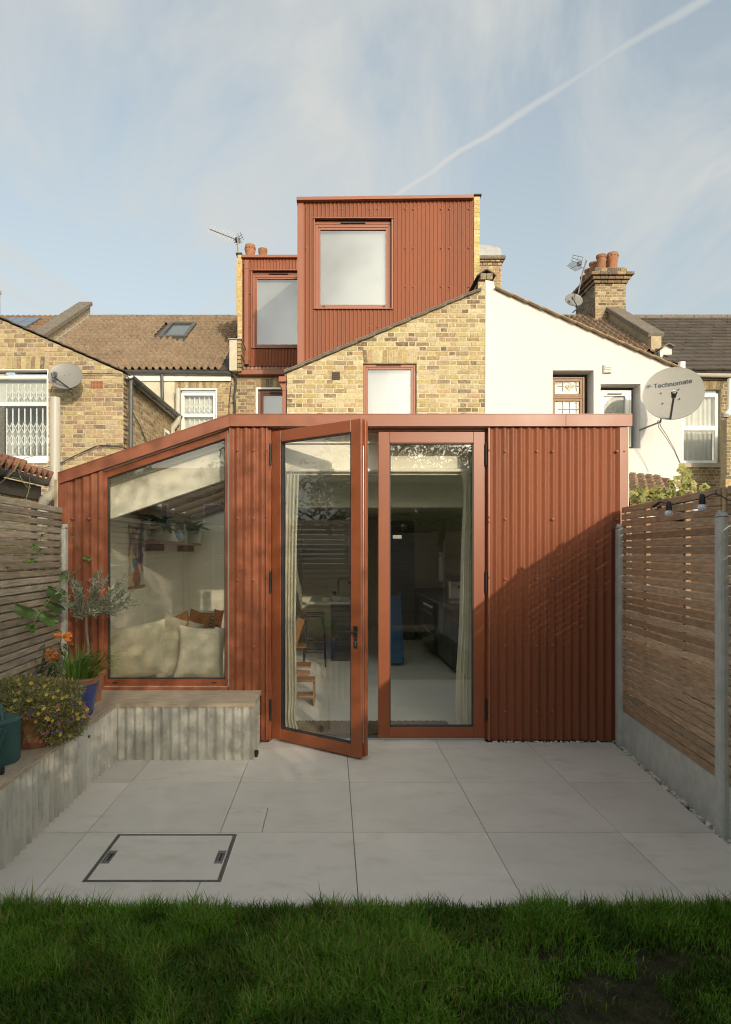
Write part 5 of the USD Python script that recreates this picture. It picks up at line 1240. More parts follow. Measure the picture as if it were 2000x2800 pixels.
# ------------------------------------------------------------------ pots and plants on the bench
def leafshape(base, d, nrm, L, w, bend=.2, n=4, tipw=0., shape='lance'):
    """A curved blade: base point, direction, up normal."""
    d = np.asarray(d, float); d = d / np.linalg.norm(d); nrm = np.asarray(nrm, float); s = np.cross(d, nrm); s /= np.linalg.norm(s) + 1e-9; nrm = np.cross(s, d)
    t = np.linspace(0, 1, n + 1)
    wd = w * (np.sin(np.pi * np.clip(t * .92 + .08, 0, 1)) ** .8 if shape == 'lance' else np.maximum(1 - t ** 2.2, .02))
    c = np.asarray(base) + t[:, None] * L * d - (bend * L * t ** 2)[:, None] * nrm
    v = np.vstack([c - s * wd[:, None] / 2, c + s * wd[:, None] / 2 + nrm * 0])
    k = n + 1
    return v, np.array([[i, i + 1, k + i + 1, k + i] for i in range(n)])
def arcblade(p, az, L, w, droop, n=7, rise=1.2):
    t = np.linspace(0, 1, n + 1)
    ang = rise - droop * t ** 1.3
    st = L / n
    r = np.concatenate([[0], np.cumsum(np.cos(ang[:-1]) * st)]); h = np.concatenate([[0], np.cumsum(np.sin(ang[:-1]) * st)])
    dx = np.array([math.cos(az), math.sin(az), 0]); s = np.array([-math.sin(az), math.cos(az), 0])
    wd = w * np.maximum(1 - t ** 3, .05) / 2
    c = np.asarray(p) + r[:, None] * dx + h[:, None] * ZA
    v = np.vstack([c - s * wd[:, None], c + s * wd[:, None]]); k = n + 1
    return v, np.array([[i, i + 1, k + i + 1, k + i] for i in range(n)])
# olive tree in a terracotta pot
ol = thing('potted_olive_tree', 'grey leaved olive tree with a thin bare stem, before the picture window', 'potted tree')
D = 5.16; oc = np.array([X(243, D), D + CAMY, TOP])
put(ol, 'pot', MB().lathe([(.09, 0), (.12, .20), (.135, .21), (.138, .245), (.118, .247), (.112, .21), (.001, .2)], oc, 28), TERRA, tint=(1, 1, 1), smooth=40)
crown_c = P(262, 1630, D)
stem_top = P(236, 1678, D)
put(ol, 'trunk', MB().tube([oc + [0, 0, .2], oc + [-.006, 0, .45], stem_top + [0, 0, -.12], stem_top, stem_top + [.0, 0, .03]], [.012, .011, .010, .010, .008], 8, (.20, .175, .125)), STEM, smooth=40)
br, lv = MB(), MB()
g = np.random.default_rng(21)
tips = [(190, 1585), (205, 1570), (183, 1610), (215, 1600), (262, 1575), (290, 1556), (300, 1580), (330, 1578), (345, 1640), (355, 1650), (330, 1625), (310, 1610), (285, 1640), (250, 1610), (225, 1640), (200, 1640), (320, 1655), (240, 1590), (275, 1600), (295, 1665), (215, 1660), (262, 1640), (232, 1617), (312, 1596), (340, 1612)]
OLV = [(.21, .235, .165), (.26, .28, .21), (.17, .20, .13), (.31, .33, .26), (.19, .21, .15)]
for k, (a, b) in enumerate(tips):
    tip = P(a + (a - 243) * .06, b, D) + [0, g.uniform(-.16, .16), 0]
    st0 = stem_top + [g.uniform(-.01, .01), g.uniform(-.01, .01), g.uniform(-.01, .03)]
    mid = st0 * .45 + tip * .55 + [0, 0, -.03 - .04 * g.uniform()]
    pts = [st0, st0 * .6 + mid * .4 + [0, 0, -.012], mid, tip * .7 + mid * .3, tip]
    br.tube(pts, [.005, .004, .003, .002, .001], 5, (.24, .22, .16), cap=False)
    pp = np.array(pts)
    for q in range(52):
        u = g.uniform(.3, 1.03) * 4; i = min(int(u), 3); p = pp[i] + (pp[i + 1] - pp[i]) * (u - i) + g.normal(0, .006, 3)
        ax = pp[i + 1] - pp[i]; ax /= np.linalg.norm(ax)
        d = ax * .7 + g.normal(0, .6, 3) + [0, 0, .15]
        lv.raw(*leafshape(p, d, g.normal(0, 1, 3), g.uniform(.035, .062), g.uniform(.008, .012), g.uniform(-.1, .2), 3), tint=np.array(OLV[g.integers(5)]) * g.uniform(.8, 1.25))
put(ol, 'branches', br, STEM); put(ol, 'crown', lv, LEAF)
# blue glazed pot of strap leaves
bp = thing('potted_agapanthus', 'clump of strap shaped green leaves in a blue glazed pot', 'potted plant')
D = 4.72; bc = np.array([X(212, D), D + CAMY, TOP])
put(bp, 'pot', MB().lathe([(.105, 0), (.11, .01), (.152, .225), (.158, .232), (.156, .24), (.14, .24), (.13, .2)], bc, 36), GLAZE, smooth=40)
put(bp, 'inner_pot', MB().lathe([(.148, .235), (.152, .268), (.16, .27), (.158, .285), (.14, .286), (.135, .25), (.001, .25)], bc, 36, (.8, .85, .95)), TERRA, tint=(.75, .85, .95), smooth=40)
g = np.random.default_rng(5)
for k in range(150):
    az = g.uniform(0, 2 * np.pi); r0 = g.uniform(.01, .12); p = bc + [r0 * math.cos(az), r0 * math.sin(az), .25]
    right = g.uniform() < .45
    if right: az = g.uniform(-.8, .6); L, dr, rise = g.uniform(.32, .50), g.uniform(1.1, 1.9), g.uniform(.75, 1.25)
    else: L, dr, rise = g.uniform(.18, .33), g.uniform(.1, .8), g.uniform(1.1, 1.55)
    c = np.array([.10, .19, .035]) * g.uniform(.6, 1.4) + np.array([.03, .02, 0]) * g.uniform()
    put(bp, 'leaf', arcblade(p, az, L, g.uniform(.010, .017), dr, 7, rise), LEAF, tint=c, smooth=True)
# alstroemeria with orange flowers behind it
al = thing('alstroemeria', 'tall dark leaved plant with orange and red flowers beside the concrete fence post', 'flowering plant')
D = 4.95; ac = np.array([X(128, D), D + CAMY, TOP])
put(al, 'pot', MB().lathe([(.07, 0), (.09, .14), (.095, .15), (.08, .15), (.001, .13)], ac, 20), TERRA, tint=(.6, .6, .6), smooth=40)
g = np.random.default_rng(8)
def flower(c, r, cols, parent, nm='flower', up=(0, -.5, .8), petals=6):
    up = np.array(up) + g.normal(0, .25, 3); up /= np.linalg.norm(up); u = np.cross(up, [1, .2, .1]); u /= np.linalg.norm(u); v_ = np.cross(up, u)
    m = MB()
    for k in range(petals):
        a_ = 2 * np.pi * k / petals; d = u * math.cos(a_) + v_ * math.sin(a_)
        m.raw(*leafshape(np.asarray(c), d + up * .7, up, r, r * .62, .25, 3), tint=np.array(cols[k % len(cols)]) * g.uniform(.85, 1.15))
    put(parent, nm, m, PETAL)
ORG = [(.62, .20, .02), (.70, .34, .04), (.55, .10, .02)]
stalks = [(108, 1860, 118, 1760, 0), (140, 1860, 172, 1738, 1), (150, 1860, 186, 1742, 1), (120, 1850, 140, 1790, 2), (135, 1850, 162, 1795, 2), (100, 1850, 95, 1800, 0), (112, 1850, 130, 1757, 0), (125, 1850, 148, 1800, 2)]
for a, b, c_, d_, typ in stalks:
    p0, p1 = ac + [X(a, D) - X(125, D), g.uniform(-.05, .05), .1], P(c_, d_, D) + [0, g.uniform(-.06, .03), 0]
    pts = [p0, p0 * .5 + p1 * .5 + g.normal(0, .01, 3), p1]
    put(al, 'stem', MB().tube(pts, [.004, .0035, .003], 6, (.09, .12, .05)), STEM)
    for q in range(15):
        u = g.uniform(.15, 1); p = np.array(p0) * (1 - u) + np.array(p1) * u
        put(al, 'leaf', leafshape(p, g.normal(0, 1, 3) * [1, 1, .4], ZA, g.uniform(.05, .085), g.uniform(.014, .022), .25, 4), LEAF, tint=np.array([.05, .075, .035]) * g.uniform(.7, 1.5))
    if typ:
        for q in range(4): flower(p1 + g.normal(0, .014, 3) + [0, -.01, .0], .034, ORG if typ == 1 else [(.42, .09, .02), (.6, .24, .03)], al)
# terracotta pot of yellow calibrachoa
cp = thing('potted_calibrachoa', 'trailing plant with small yellow and purple flowers in a terracotta pot, beside the watering can', 'potted plant')
D = 3.98; cc = np.array([X(92, D), D + CAMY, TOP])
put(cp, 'pot', MB().lathe([(.105, 0), (.11, .01), (.145, .2), (.15, .205), (.15, .235), (.135, .236), (.13, .2), (.001, .2)], cc, 32), TERRA, tint=(.72, .66, .62), smooth=40)
g = np.random.default_rng(15); fo, stm = MB(), MB()
blob = [(cc + [0, 0, .25], (.25, .20, .105), 2800), (cc + [-.14, .16, .31], (.22, .20, .09), 2200), (cc + [.17, -.02, .17], (.175, .14, .145), 3200), (cc + [.05, .14, .31], (.21, .14, .075), 1500), (cc + [-.14, -.06, .2], (.13, .11, .11), 800)]
CAL = [(.24, .25, .07), (.30, .28, .10), (.18, .20, .055), (.36, .30, .15), (.27, .24, .11)]
for c, s, n in blob:
    for k in range(n):
        q = g.normal(0, 1, 3); q /= np.linalg.norm(q); q *= g.uniform(.55, 1.05) ** .6
        p = c + q * s
        fo.raw(*leafshape(p, q + g.normal(0, .7, 3), g.normal(0, 1, 3), g.uniform(.016, .034), g.uniform(.006, .011), .1, 2), tint=np.array(CAL[g.integers(5)]) * g.uniform(.6, 1.3))
        if k % 6 == 0: stm.tube([c + q * s * .3, p], .0012, 4, (.16, .15, .07), cap=False)
for x0, z0 in ((.02, .06), (.20, .02), (.27, .08)):
    for k in range(90):
        u = g.uniform(); p = cc + np.array([x0 + g.normal(0, .02), -.12 + g.normal(0, .02), .2 - u * (.2 - z0)])
        fo.raw(*leafshape(p, g.normal(0, 1, 3), g.normal(0, 1, 3), .02, .006, .1, 2), tint=np.array(CAL[g.integers(5)]) * g.uniform(.6, 1.2))
put(cp, 'foliage', fo, LEAF); put(cp, 'stems', stm, STEM)
YEL, MAG, PUR = [(.58, .43, .07), (.50, .36, .06)], [(.42, .10, .22), (.36, .07, .18)], [(.10, .06, .22), (.13, .08, .26)]
for a, b, kind in [(51, 1860, 0), (54, 1870, 0), (85, 1868, 0), (123, 1877, 0), (128, 1900, 0), (148, 1906, 0), (41, 1917, 0), (78, 1918, 0), (86, 1913, 0), (52, 1894, 0), (172, 1908, 0), (183, 1905, 0), (120, 1938, 0), (160, 1942, 0), (133, 1968, 0), (145, 1972, 0), (128, 1964, 0), (201, 1945, 0), (212, 1953, 0), (214, 1965, 0), (230, 1960, 0), (240, 1941, 0), (166, 2009, 0), (193, 2012, 0), (221, 1923, 0), (105, 1953, 0), (160, 1890, 0), (99, 1973, 0),
                   (160, 1935, 1), (200, 1962, 1), (140, 1984, 1), (118, 2007, 1), (112, 2028, 1), (163, 1980, 1), (234, 1934, 1), (131, 2002, 1), (238, 1958, 1),
                   (84, 1949, 2), (83, 1960, 2), (127, 1957, 2), (155, 1958, 2), (203, 1927, 2), (198, 1918, 2), (146, 2005, 2), (193, 1972, 2), (245, 2014, 2), (228, 1972, 2), (64, 1850, 2), (100, 1845, 2), (35, 1953, 2), (165, 1998, 2)]:
    dd = 3.80 - .10 * (b - 1930) / 80
    flower(P(a, b, dd), .0155 if kind == 0 else .013, (YEL, MAG, PUR)[kind], cp, up=(0, -.9, .5), petals=5)
# dark green watering can
wc = thing('watering_can', 'dark green plastic watering can at the left end of the ledge', 'watering can')
D = 3.66; w0 = np.array([X(-12, D), D + CAMY, TOP])
put(wc, 'body', MB().lathe([(.001, 0), (.125, 0), (.132, .012), (.134, .225), (.137, .23), (.137, .243), (.13, .247), (.02, .243), (.001, .243)], w0, 40), CANM, smooth=40)
put(wc, 'lid', MB().lathe([(.131, .245), (.122, .255), (.07, .26), (.001, .26)], w0, 40), CANM, smooth=40)
hp = [w0 + [.065, -.05, .245], w0 + [.055, -.04, .29], w0 + [.03, -.02, .33], w0 + [-.01, 0, .345], w0 + [-.06, 0, .34], w0 + [-.1, 0, .30], w0 + [-.12, 0, .25]]
put(wc, 'handle', MB().tube(hp, .017, 12), CANM, smooth=60)
put(wc, 'spout', MB().tube([w0 + [.05, -.135, .03], w0 + [.065, -.15, .08], w0 + [.092, -.155, .155], w0 + [.118, -.15, .215], w0 + [.123, -.148, .226]], [.030, .026, .021, .017, .018], 14), CANM, smooth=60)
put(wc, 'spout_mouth', MB().tube([w0 + [.123, -.148, .226], w0 + [.1235, -.1478, .228]], .013, 12), BLACK)
put(wc, 'strut', MB().tube([w0 + [.05, -.12, .195], w0 + [.10, -.15, .17]], .011, 8), CANM, smooth=40)
# climbing squash vine on the left fence
cv = thing('climbing_vine', 'climber with large green leaves and thin tendrils growing through the left fence', 'climbing plant')
def onleft(px, py, off=.05):
    d = np.array([(px - CX) / F, 1, (CY - py) / F]); c = np.array([0, CAMY, CAMZ]); o = LA + LN * off
    return c + d * (np.dot(o - c, LN) / np.dot(d, LN))
def bigleaf(px, py, wpx, hpx, ang, off=.10, tint=(.075, .135, .04), fold=.25):
    c = onleft(px, py, off); D = c[1] - CAMY; sc = D / F
    t = np.linspace(0, 2 * np.pi, 26)[:-1]
    r = 1 + .10 * np.cos(5 * t) - .45 * np.exp(-((np.abs(((t - np.pi + np.pi) % (2 * np.pi)) - np.pi) - np.pi) / .22) ** 2)
    x, z = r * np.cos(t) * wpx / 2 * sc, r * np.sin(t) * hpx / 2 * sc
    a = math.radians(ang); x, z = x * math.cos(a) - z * math.sin(a), x * math.sin(a) + z * math.cos(a)
    y = -fold * np.abs(z) + .02 * np.sin(3 * t)
    ring = np.stack([x, y, z], 1); inner = ring * .5 * [1, .5, 1]
    v = np.vstack([[[0, .01, 0]], inner, ring]) + c; n = 25
    f = [[0, 1 + i, 1 + (i + 1) % n] for i in range(n)]
    for i in range(n): j = (i + 1) % n; f += [[1 + i, 1 + n + i, 1 + n + j], [1 + i, 1 + n + j, 1 + j]]
    lf_ = put(cv, 'leaf', (v, np.array(f)), LEAF, tint=np.array(tint) * rng.uniform(.85, 1.15), smooth=True)
for a in ((155, 1623, 66, 36, -18), (150, 1660, 66, 26, -25), (68, 1672, 78, 32, -22), (130, 1692, 70, 34, -28), (93, 1496, 14, 18, 0), (110, 1503, 17, 12, -30), (85, 1533, 20, 16, -20), (20, 1553, 18, 6, 0), (116, 1464, 10, 7, 0), (92, 1720, 16, 26, 0), (80, 1712, 24, 16, 20), (178, 1573, 26, 24, 0), (190, 1580, 18, 14, 30)): bigleaf(*a, tint=(.07, .13, .038) if a[2] > 30 else (.10, .17, .04))
bigleaf(239, 1528, 26, 13, -20, off=.24, tint=(.12, .19, .05)); bigleaf(199, 1467, 12, 8, 0, off=.14, tint=(.14, .2, .05)); bigleaf(199, 1438, 8, 6, 0, off=.12, tint=(.16, .22, .05))
def vine(pts, r=.003, off=.06): put(cv, 'stem', MB().tube([onleft(a, b, off) for a, b in pts], r, 6, (.14, .18, .06)), STEM)
vine([(119, 1430), (114, 1455), (108, 1490), (100, 1510), (88, 1535)], .0028)
vine([(199, 1468), (210, 1490), (222, 1510), (228, 1530), (226, 1544), (214, 1556), (199, 1567), (182, 1576), (165, 1592)], .0042, .16)
vine([(165, 1592), (150, 1620), (125, 1655), (100, 1685), (92, 1710)], .004)
vine([(125, 1655), (95, 1665), (60, 1680), (40, 1710)], .003)
vine([(45, 1178), (52, 1190), (35, 1210), (10, 1240), (0, 1262)], .006, .02) if False else None
tw = thing('wild_creeper', 'bare creeper shoots arching above the left fence before the lean-to gutter', 'climbing plant')
D = 5.3
for pts, r in (([(95, 1246), (70, 1252), (52, 1265), (40, 1285), (20, 1305), (-10, 1330)], .003), ([(54, 1300), (62, 1315), (72, 1328), (82, 1318), (81, 1305)], .003), ([(82, 1318), (78, 1345), (68, 1372)], .0035), ([(30, 1305), (50, 1308), (66, 1322)], .002)):
    put(tw, 'stem', MB().tube([P(a, b, D) for a, b in pts], r, 6, (.22, .22, .12)), STEM)
for a, b in ((80, 1310), (78, 1335), (46, 1276), (42, 1285), (74, 1334)): put(tw, 'leaf', leafshape(P(a, b, D), g.normal(0, 1, 3), (0, -1, 0), .028, .02, .1, 3), LEAF, tint=np.array([.18, .2, .05]))
# grape vine behind the right fence
gv = thing('grape_vine', 'yellow green grape vine climbing over the lean-to roof behind the right fence', 'vine')
g = np.random.default_rng(33)
def lobed(c, r, nrm, ang, tint):
    nrm = np.asarray(nrm, float); nrm /= np.linalg.norm(nrm); u = np.cross(nrm, ZA); u /= np.linalg.norm(u); v_ = np.cross(u, nrm)
    t = np.linspace(0, 2 * np.pi, 21)[:-1]; k = np.arange(20)
    rr = np.where(k % 4 == 0, 1.0, np.where(k % 2 == 0, .62, .8)) * r; rr[10] = .25 * r
    t2 = t + ang
    ring = np.asarray(c) + (rr * np.cos(t2))[:, None] * u + (rr * np.sin(t2))[:, None] * v_ + (g.uniform(-.25, .1, 20) * r)[:, None] * nrm
    put(gv, 'leaf', (np.vstack([[c], ring]), np.array([[0, 1 + i, 1 + (i + 1) % 20] for i in range(20)])), LEAF, tint=tint, smooth=False)
spots = [(1870, 1285), (1855, 1290), (1880, 1295), (1845, 1302), (1890, 1310), (1862, 1308), (1897, 1322), (1880, 1325), (1850, 1325), (1868, 1335), (1895, 1340), (1858, 1345), (1842, 1340), (1875, 1350), (1885, 1358), (1855, 1360), (1870, 1362), (1900, 1330), (1838, 1318), (1866, 1278),
         (1725, 1345), (1735, 1352), (1745, 1360), (1752, 1342), (1760, 1352), (1772, 1338), (1778, 1350), (1790, 1335), (1798, 1345), (1806, 1352), (1815, 1340), (1822, 1350), (1830, 1357), (1765, 1365), (1785, 1362), (1805, 1368), (1840, 1360), (1720, 1338), (1742, 1345), (1812, 1362), (1795, 1330), (1758, 1372), (1775, 1370), (1828, 1345), (1885, 1372), (1905, 1352), (1935, 1335), (1928, 1340), (1850, 1375), (1730, 1362)]
for a, b in spots:
    for q in range(2):
        lobed(P(a + g.normal(0, 5), b + g.normal(0, 5) + (6 if a < 1836 else 0), 6.3 + g.uniform(-.25, .35)), g.uniform(.032, .056), g.normal(0, .5, 3) + [.1, -1, .5], g.uniform(0, 6.28), np.array([(.24, .26, .05), (.30, .29, .08), (.17, .22, .05), (.36, .31, .12), (.27, .28, .1)][g.integers(5)]) * g.uniform(.8, 1.2))
put(gv, 'stem', MB().tube([P(a, b, 6.35) for a, b in ((1830, 1390), (1848, 1365), (1862, 1335), (1868, 1300), (1866, 1275))], .007, 6, (.2, .13, .07)), STEM)
put(gv, 'stem', MB().tube([P(a, b, 6.35) for a, b in ((1715, 1352), (1760, 1352), (1800, 1348), (1850, 1362), (1890, 1345))], .006, 6, (.2, .13, .07)), STEM)
nl = thing('neighbour_hedge', 'dark hedge behind the right fence, glimpsed between its slats', 'hedge')
fo = MB()
for k in range(15000):
    y_ = g.uniform(-8.2, -.9); hgt = 2.2 + .35 * math.sin(y_ * 2.1) - .9 * max(0, y_ + 1.7)
    p = np.array([3.35 + g.beta(1.1, 2.2) * .8, y_, g.uniform(0, 1) * hgt])
    fo.raw(*leafshape(p, g.normal(0, 1, 3), g.normal(0, 1, 3), .10, .055, .1, 2), tint=np.array([.085, .10, .035]) * g.uniform(.6, 1.4))
put(nl, 'foliage', fo, LEAF)

# ------------------------------------------------------------------ inside the extension
def pillow(name, label, D, cx, cy, wpx, hpx, tilt, col, thick=.16, yaw=0, stripes=None, lean=12, cat='cushion'):
    c = P(cx, cy, D); w, h = wpx * D / F, hpx * D / F
    n = 22; uu, vv = np.meshgrid(np.linspace(-1, 1, n), np.linspace(-1, 1, n))
    pin = lambda a, b: a * (1 - .10 * (1 - b * b) * np.abs(a) ** 3)
    x, z = pin(uu, vv) * w / 2, pin(vv, uu) * h / 2
    prof = (np.clip(1 - uu ** 4, 0, 1) * np.clip(1 - vv ** 4, 0, 1)) ** .55
    q = np.stack([uu * 2.2 + cx, vv * 2.2 + cy, 0 * uu], -1)
    wr = (meshkit.fbm(q * 1.3, 4, 3) - .5) * .05 + .012 * np.sin(7 * uu + 5 * vv * np.sign(uu)) * (np.abs(uu) + np.abs(vv)) * .5
    th = thick / 2 * prof + wr * prof
    f = np.array([[i * n + j, i * n + j + 1, (i + 1) * n + j + 1, (i + 1) * n + j] for i in range(n - 1) for j in range(n - 1)])
    fr_ = np.stack([x, -th, z], -1).reshape(-1, 3); bk = np.stack([x, th, z], -1).reshape(-1, 3)
    R = rot(ZA, yaw)[:3, :3] @ rot(XA, -lean)[:3, :3] @ rot(YA, tilt)[:3, :3]
    v = np.vstack([fr_, bk]) @ R.T + c; f2 = np.vstack([f, f[:, ::-1] + n * n])
    tint = np.repeat(np.array(col)[None], len(v), 0)
    if stripes is not None:
        s = np.concatenate([vv.reshape(-1)] * 2); tint[(np.abs((s * 3.5) % 1 - .5) < .14)] = stripes
    t = thing(name, label, cat)
    put(t, 'cover', (v, f2), FABRIC, tint=tint, smooth=True)
    ring = [i for i in range(n)] + [i * n + n - 1 for i in range(1, n)] + [n * n - 1 - i for i in range(1, n)] + [(n - 1 - i) * n for i in range(1, n)]
    put(t, 'piping', MB().tube([v[i] for i in ring], .004, 5, np.array(col) * .9), FABRIC)
CRM = (.62, .57, .42)
pillow('floor_cushion', 'big slumped cream cushion at the left end of the window seat, behind the olive tree', 5.98, 372, 1781, 176, 152, -9, CRM, .24)
pillow('cushion', 'narrow cream cushion squeezed between the two big ones on the window seat', 6.02, 464, 1786, 92, 130, -8, (.58, .54, .41), .14, 25)
pillow('floor_cushion', 'squarest, brightest cream cushion at the right end of the window seat', 5.93, 550, 1784, 134, 142, 3, (.68, .63, .49), .20)
pillow('cushion', 'small beige linen cushion peeping above the narrow cream one', 6.6, 470, 1716, 66, 62, 22, (.56, .50, .38), .12)
pillow('cushion', 'rust brown leather cushion leaning left of the other rust ones', 7.0, 500, 1709, 50, 64, -24, (.34, .15, .04), .12)
pillow('cushion', 'large rust cushion in front of the striped one', 7.4, 543, 1705, 62, 68, 14, (.36, .15, .05), .12)
pillow('cushion', 'grey fringed cushion with faint pattern between the rust cushions', 6.9, 532, 1722, 44, 40, 14, (.42, .39, .32), .10)
pillow('cushion', 'white cushion with black stripes behind the rust cushions', 7.7, 554, 1700, 76, 66, 3, (.66, .64, .55), .12, stripes=(.07, .07, .06))
pillow('cushion', 'small rust cushion at the right edge of the picture window', 7.6, 596, 1692, 26, 50, 8, (.36, .14, .05), .10)
rg = thing('sheepskin', 'pale fluffy rug along the front of the window seat under the cushions', 'rug')
q = np.stack(np.meshgrid(np.linspace(-2.2, -1.0, 120), np.linspace(.11, .60, 40)), -1).reshape(-1, 2)
hh = .458 + .022 * meshkit.fbm(np.c_[q * 26, np.zeros(len(q))], 3, 2)
put(rg, 'pile', (np.c_[q, hh], np.array([[i * 120 + j, i * 120 + j + 1, (i + 1) * 120 + j + 1, (i + 1) * 120 + j] for i in range(39) for j in range(119)])), FABRIC, tint=(.5, .47, .38), smooth=True)
# poster on the side wall
po = thing('poster', 'tall narrow colourful poster on wooden hangers on the inner side wall', 'poster')
xw = -2.345; y0, y1, z0, z1 = 1.62, 2.17, 1.275, 1.99
put(po, 'print', MB().box(xw - .004, xw, y0, y1, z0, z1), PLAIN, tint=(.60, .42, .24))
for z_ in (z0, z1): put(po, 'hanger', MB().box(xw - .006, xw + .012, y0 - .02, y1 + .02, z_ - .014, z_ + .014, .003), WOODI)
g = np.random.default_rng(3)
cols = [(.06, .16, .26), (.35, .10, .06), (.55, .52, .42), (.12, .28, .30), (.62, .46, .22), (.04, .05, .09), (.30, .18, .26)]
for k in range(44):
    cy_, cz = g.uniform(y0 + .05, y1 - .05), g.uniform(z0 + .05, z1 - .06); a_ = g.uniform(0, 3.1)
    t = np.linspace(0, 2 * np.pi, 14)[:-1]; ry, rz_ = g.uniform(.05, .14), g.uniform(.03, .08)
    yy, zz = ry * np.cos(t) * (1 + .4 * np.sin(2 * t)), rz_ * np.sin(t)
    pg = Polygon(np.stack([np.clip(cy_ + yy * math.cos(a_) - zz * math.sin(a_), y0, y1), np.clip(cz + yy * math.sin(a_) + zz * math.cos(a_), z0, z1)], 1)).buffer(0)
    put(po, 'painted_shape', MB().prism(pg, (xw, 0, 0), YA, ZA, XA, .0005 + k * .0002, .001 + k * .0002, cols[k % 7]), PLAIN)
# shelf with plants and vases
sh = thing('shelf', 'wooden shelf running along the inner side wall', 'shelf')
put(sh, 'board', MB().box(-2.35, -2.05, 1.85, 4.2, 1.795, 1.83, .004), WOODI)
for y_ in (2.2, 3.9): put(sh, 'bracket', MB().box(-2.35, -2.1, y_, y_ + .03, 1.70, 1.79, .004), WOODI)
def houseplant(label, c, n, L, seed, r):
    t = thing('houseplant', label, 'houseplant')
    put(t, 'pot', MB().lathe([(r * .8, 0), (r, .17), (r * .96, .18), (r * .85, .16), (.001, .15)], c, 24), PLAIN, tint=(.55, .53, .45), smooth=40)
    g = np.random.default_rng(seed)
    for k in range(n):
        az = g.uniform(0, 2 * np.pi)
        put(t, 'leaf', leafshape(np.asarray(c) + [.03 * math.cos(az), .03 * math.sin(az), .17 + g.uniform(0, .12)], (math.cos(az), math.sin(az), g.uniform(-.2, .9)), ZA, L * g.uniform(.7, 1.2), L * .36, .45, 5), LEAF, tint=np.array([.045, .11, .025]) * g.uniform(.7, 1.5), smooth=True)
houseplant('leafy green houseplant in a pale pot on the front end of the shelf', (-2.15, 2.15, 1.83), 46, .27, 2, .15)
houseplant('second green houseplant at the far end of the shelf', (-2.12, 4.0, 1.83), 36, .26, 4, .12)
def vase(label, c, prof, tint, nm='vase', cat='vase'):
    t = thing(nm, label, cat); put(t, 'body', MB().lathe(prof, c, 24), PLAIN, tint=tint, smooth=40)
    return t
vase('tall pale flared vase on the shelf', (-2.19, 2.95, 1.83), [(.10, 0), (.06, .06), (.04, .12), (.04, .2), (.05, .25), (.042, .25), (.03, .2), (.001, .1)], (.62, .58, .48))
vase('low two tone pale vase with blue base on the shelf', (-2.19, 3.3, 1.83), [(.06, 0), (.075, .05), (.07, .10), (.045, .15), (.055, .18), (.045, .18), (.001, .1)], (.34, .42, .46))
vase('clear glass bottle beside the vases on the shelf', (-2.17, 3.6, 1.83), [(.045, 0), (.045, .15), (.018, .20), (.017, .27), (.02, .275), (.001, .275)], (.30, .36, .28), 'bottle', 'bottle')
# curtains, pole and mat
cpole = thing('curtain_pole', 'cream curtain pole with rings across the top of the glazed doors', 'curtain pole')
DP = 5.65 + .165; yp = DP + CAMY; zp = Z(1286, DP)
put(cpole, 'pole', MB().tube([(X(752, DP), yp, zp), (X(1290, DP), yp, zp)], .016, 12), INWHITE, smooth=40)
for px in (796, 803, 1279, 1284, 1289): put(cpole, 'ring', MB().tube([(X(px, DP), yp + .028 * math.sin(t), zp - .004 + .028 * math.cos(t)) for t in np.linspace(0, 6.28, 14)], .004, 6), INWHITE, smooth=40)
def curtain(label, pts, y, seed, folds):
    """pts: (left px, right px, py) from the top down."""
    g = np.random.default_rng(seed); n, rows = 60, 30
    a = np.array(pts, float); t = np.linspace(a[0, 2], a[-1, 2], rows)
    lx, rx = np.interp(t, a[:, 2], a[:, 0]), np.interp(t, a[:, 2], a[:, 1]); u = np.linspace(0, 1, n)
    v = []
    for k in range(rows):
        px = lx[k] + (rx[k] - lx[k]) * u
        dep = .030 * np.sin(u * folds * 2 * np.pi + .6 * math.sin(k * .12)) + .012 * np.sin(u * folds * 4.3 + k * .1)
        v.append(np.stack([X(px, y - CAMY), y + dep, np.full(n, Z(t[k], y - CAMY))], 1))
    f = np.array([[r * n + i, r * n + i + 1, (r + 1) * n + i + 1, (r + 1) * n + i] for r in range(rows - 1) for i in range(n - 1)])
    c = thing('curtain', label, 'curtain'); put(c, 'cloth', (np.vstack(v), f), LINEN, smooth=True)
curtain('cream linen curtain drawn to the left side behind the open door', [(779, 818, 1297), (776, 817, 1330), (777, 812, 1480), (775, 809, 1700), (776, 812, 1900), (776, 806, 1962), (777, 815, 1993)], .145, 3, 4)
curtain('cream linen curtain drawn to the right side behind the closed door', [(1262, 1290, 1290), (1270, 1291, 1330), (1264, 1291, 1480), (1257, 1291, 1720), (1248, 1291, 1860), (1246, 1291, 1940), (1250, 1292, 1988)], .14, 5, 4)
mt = thing('doormat', 'wide woven coir doormat just inside the glazed doors', 'doormat')
MAT = M('coir_mat', (.20, .15, .085), .95, .35, 90, bump=.006, bscale=90)
mx0, mx1, my0, my1 = -.42, 1.12, .115, .56
m = MB()
for i in range(44):
    for k in range(26):
        x = mx0 + (i + .5 * (k % 2)) * (mx1 - mx0) / 44; y_ = my0 + k * (my1 - my0) / 26
        m.box(x, x + .026, y_, y_ + .011, .012, .020 + .003 * ((i + k) % 2))
put(mt, 'weave', m, MAT); put(mt, 'backing', MB().box(mx0, mx1 + .02, my0 - .004, my1, .005, .012), BLACK)
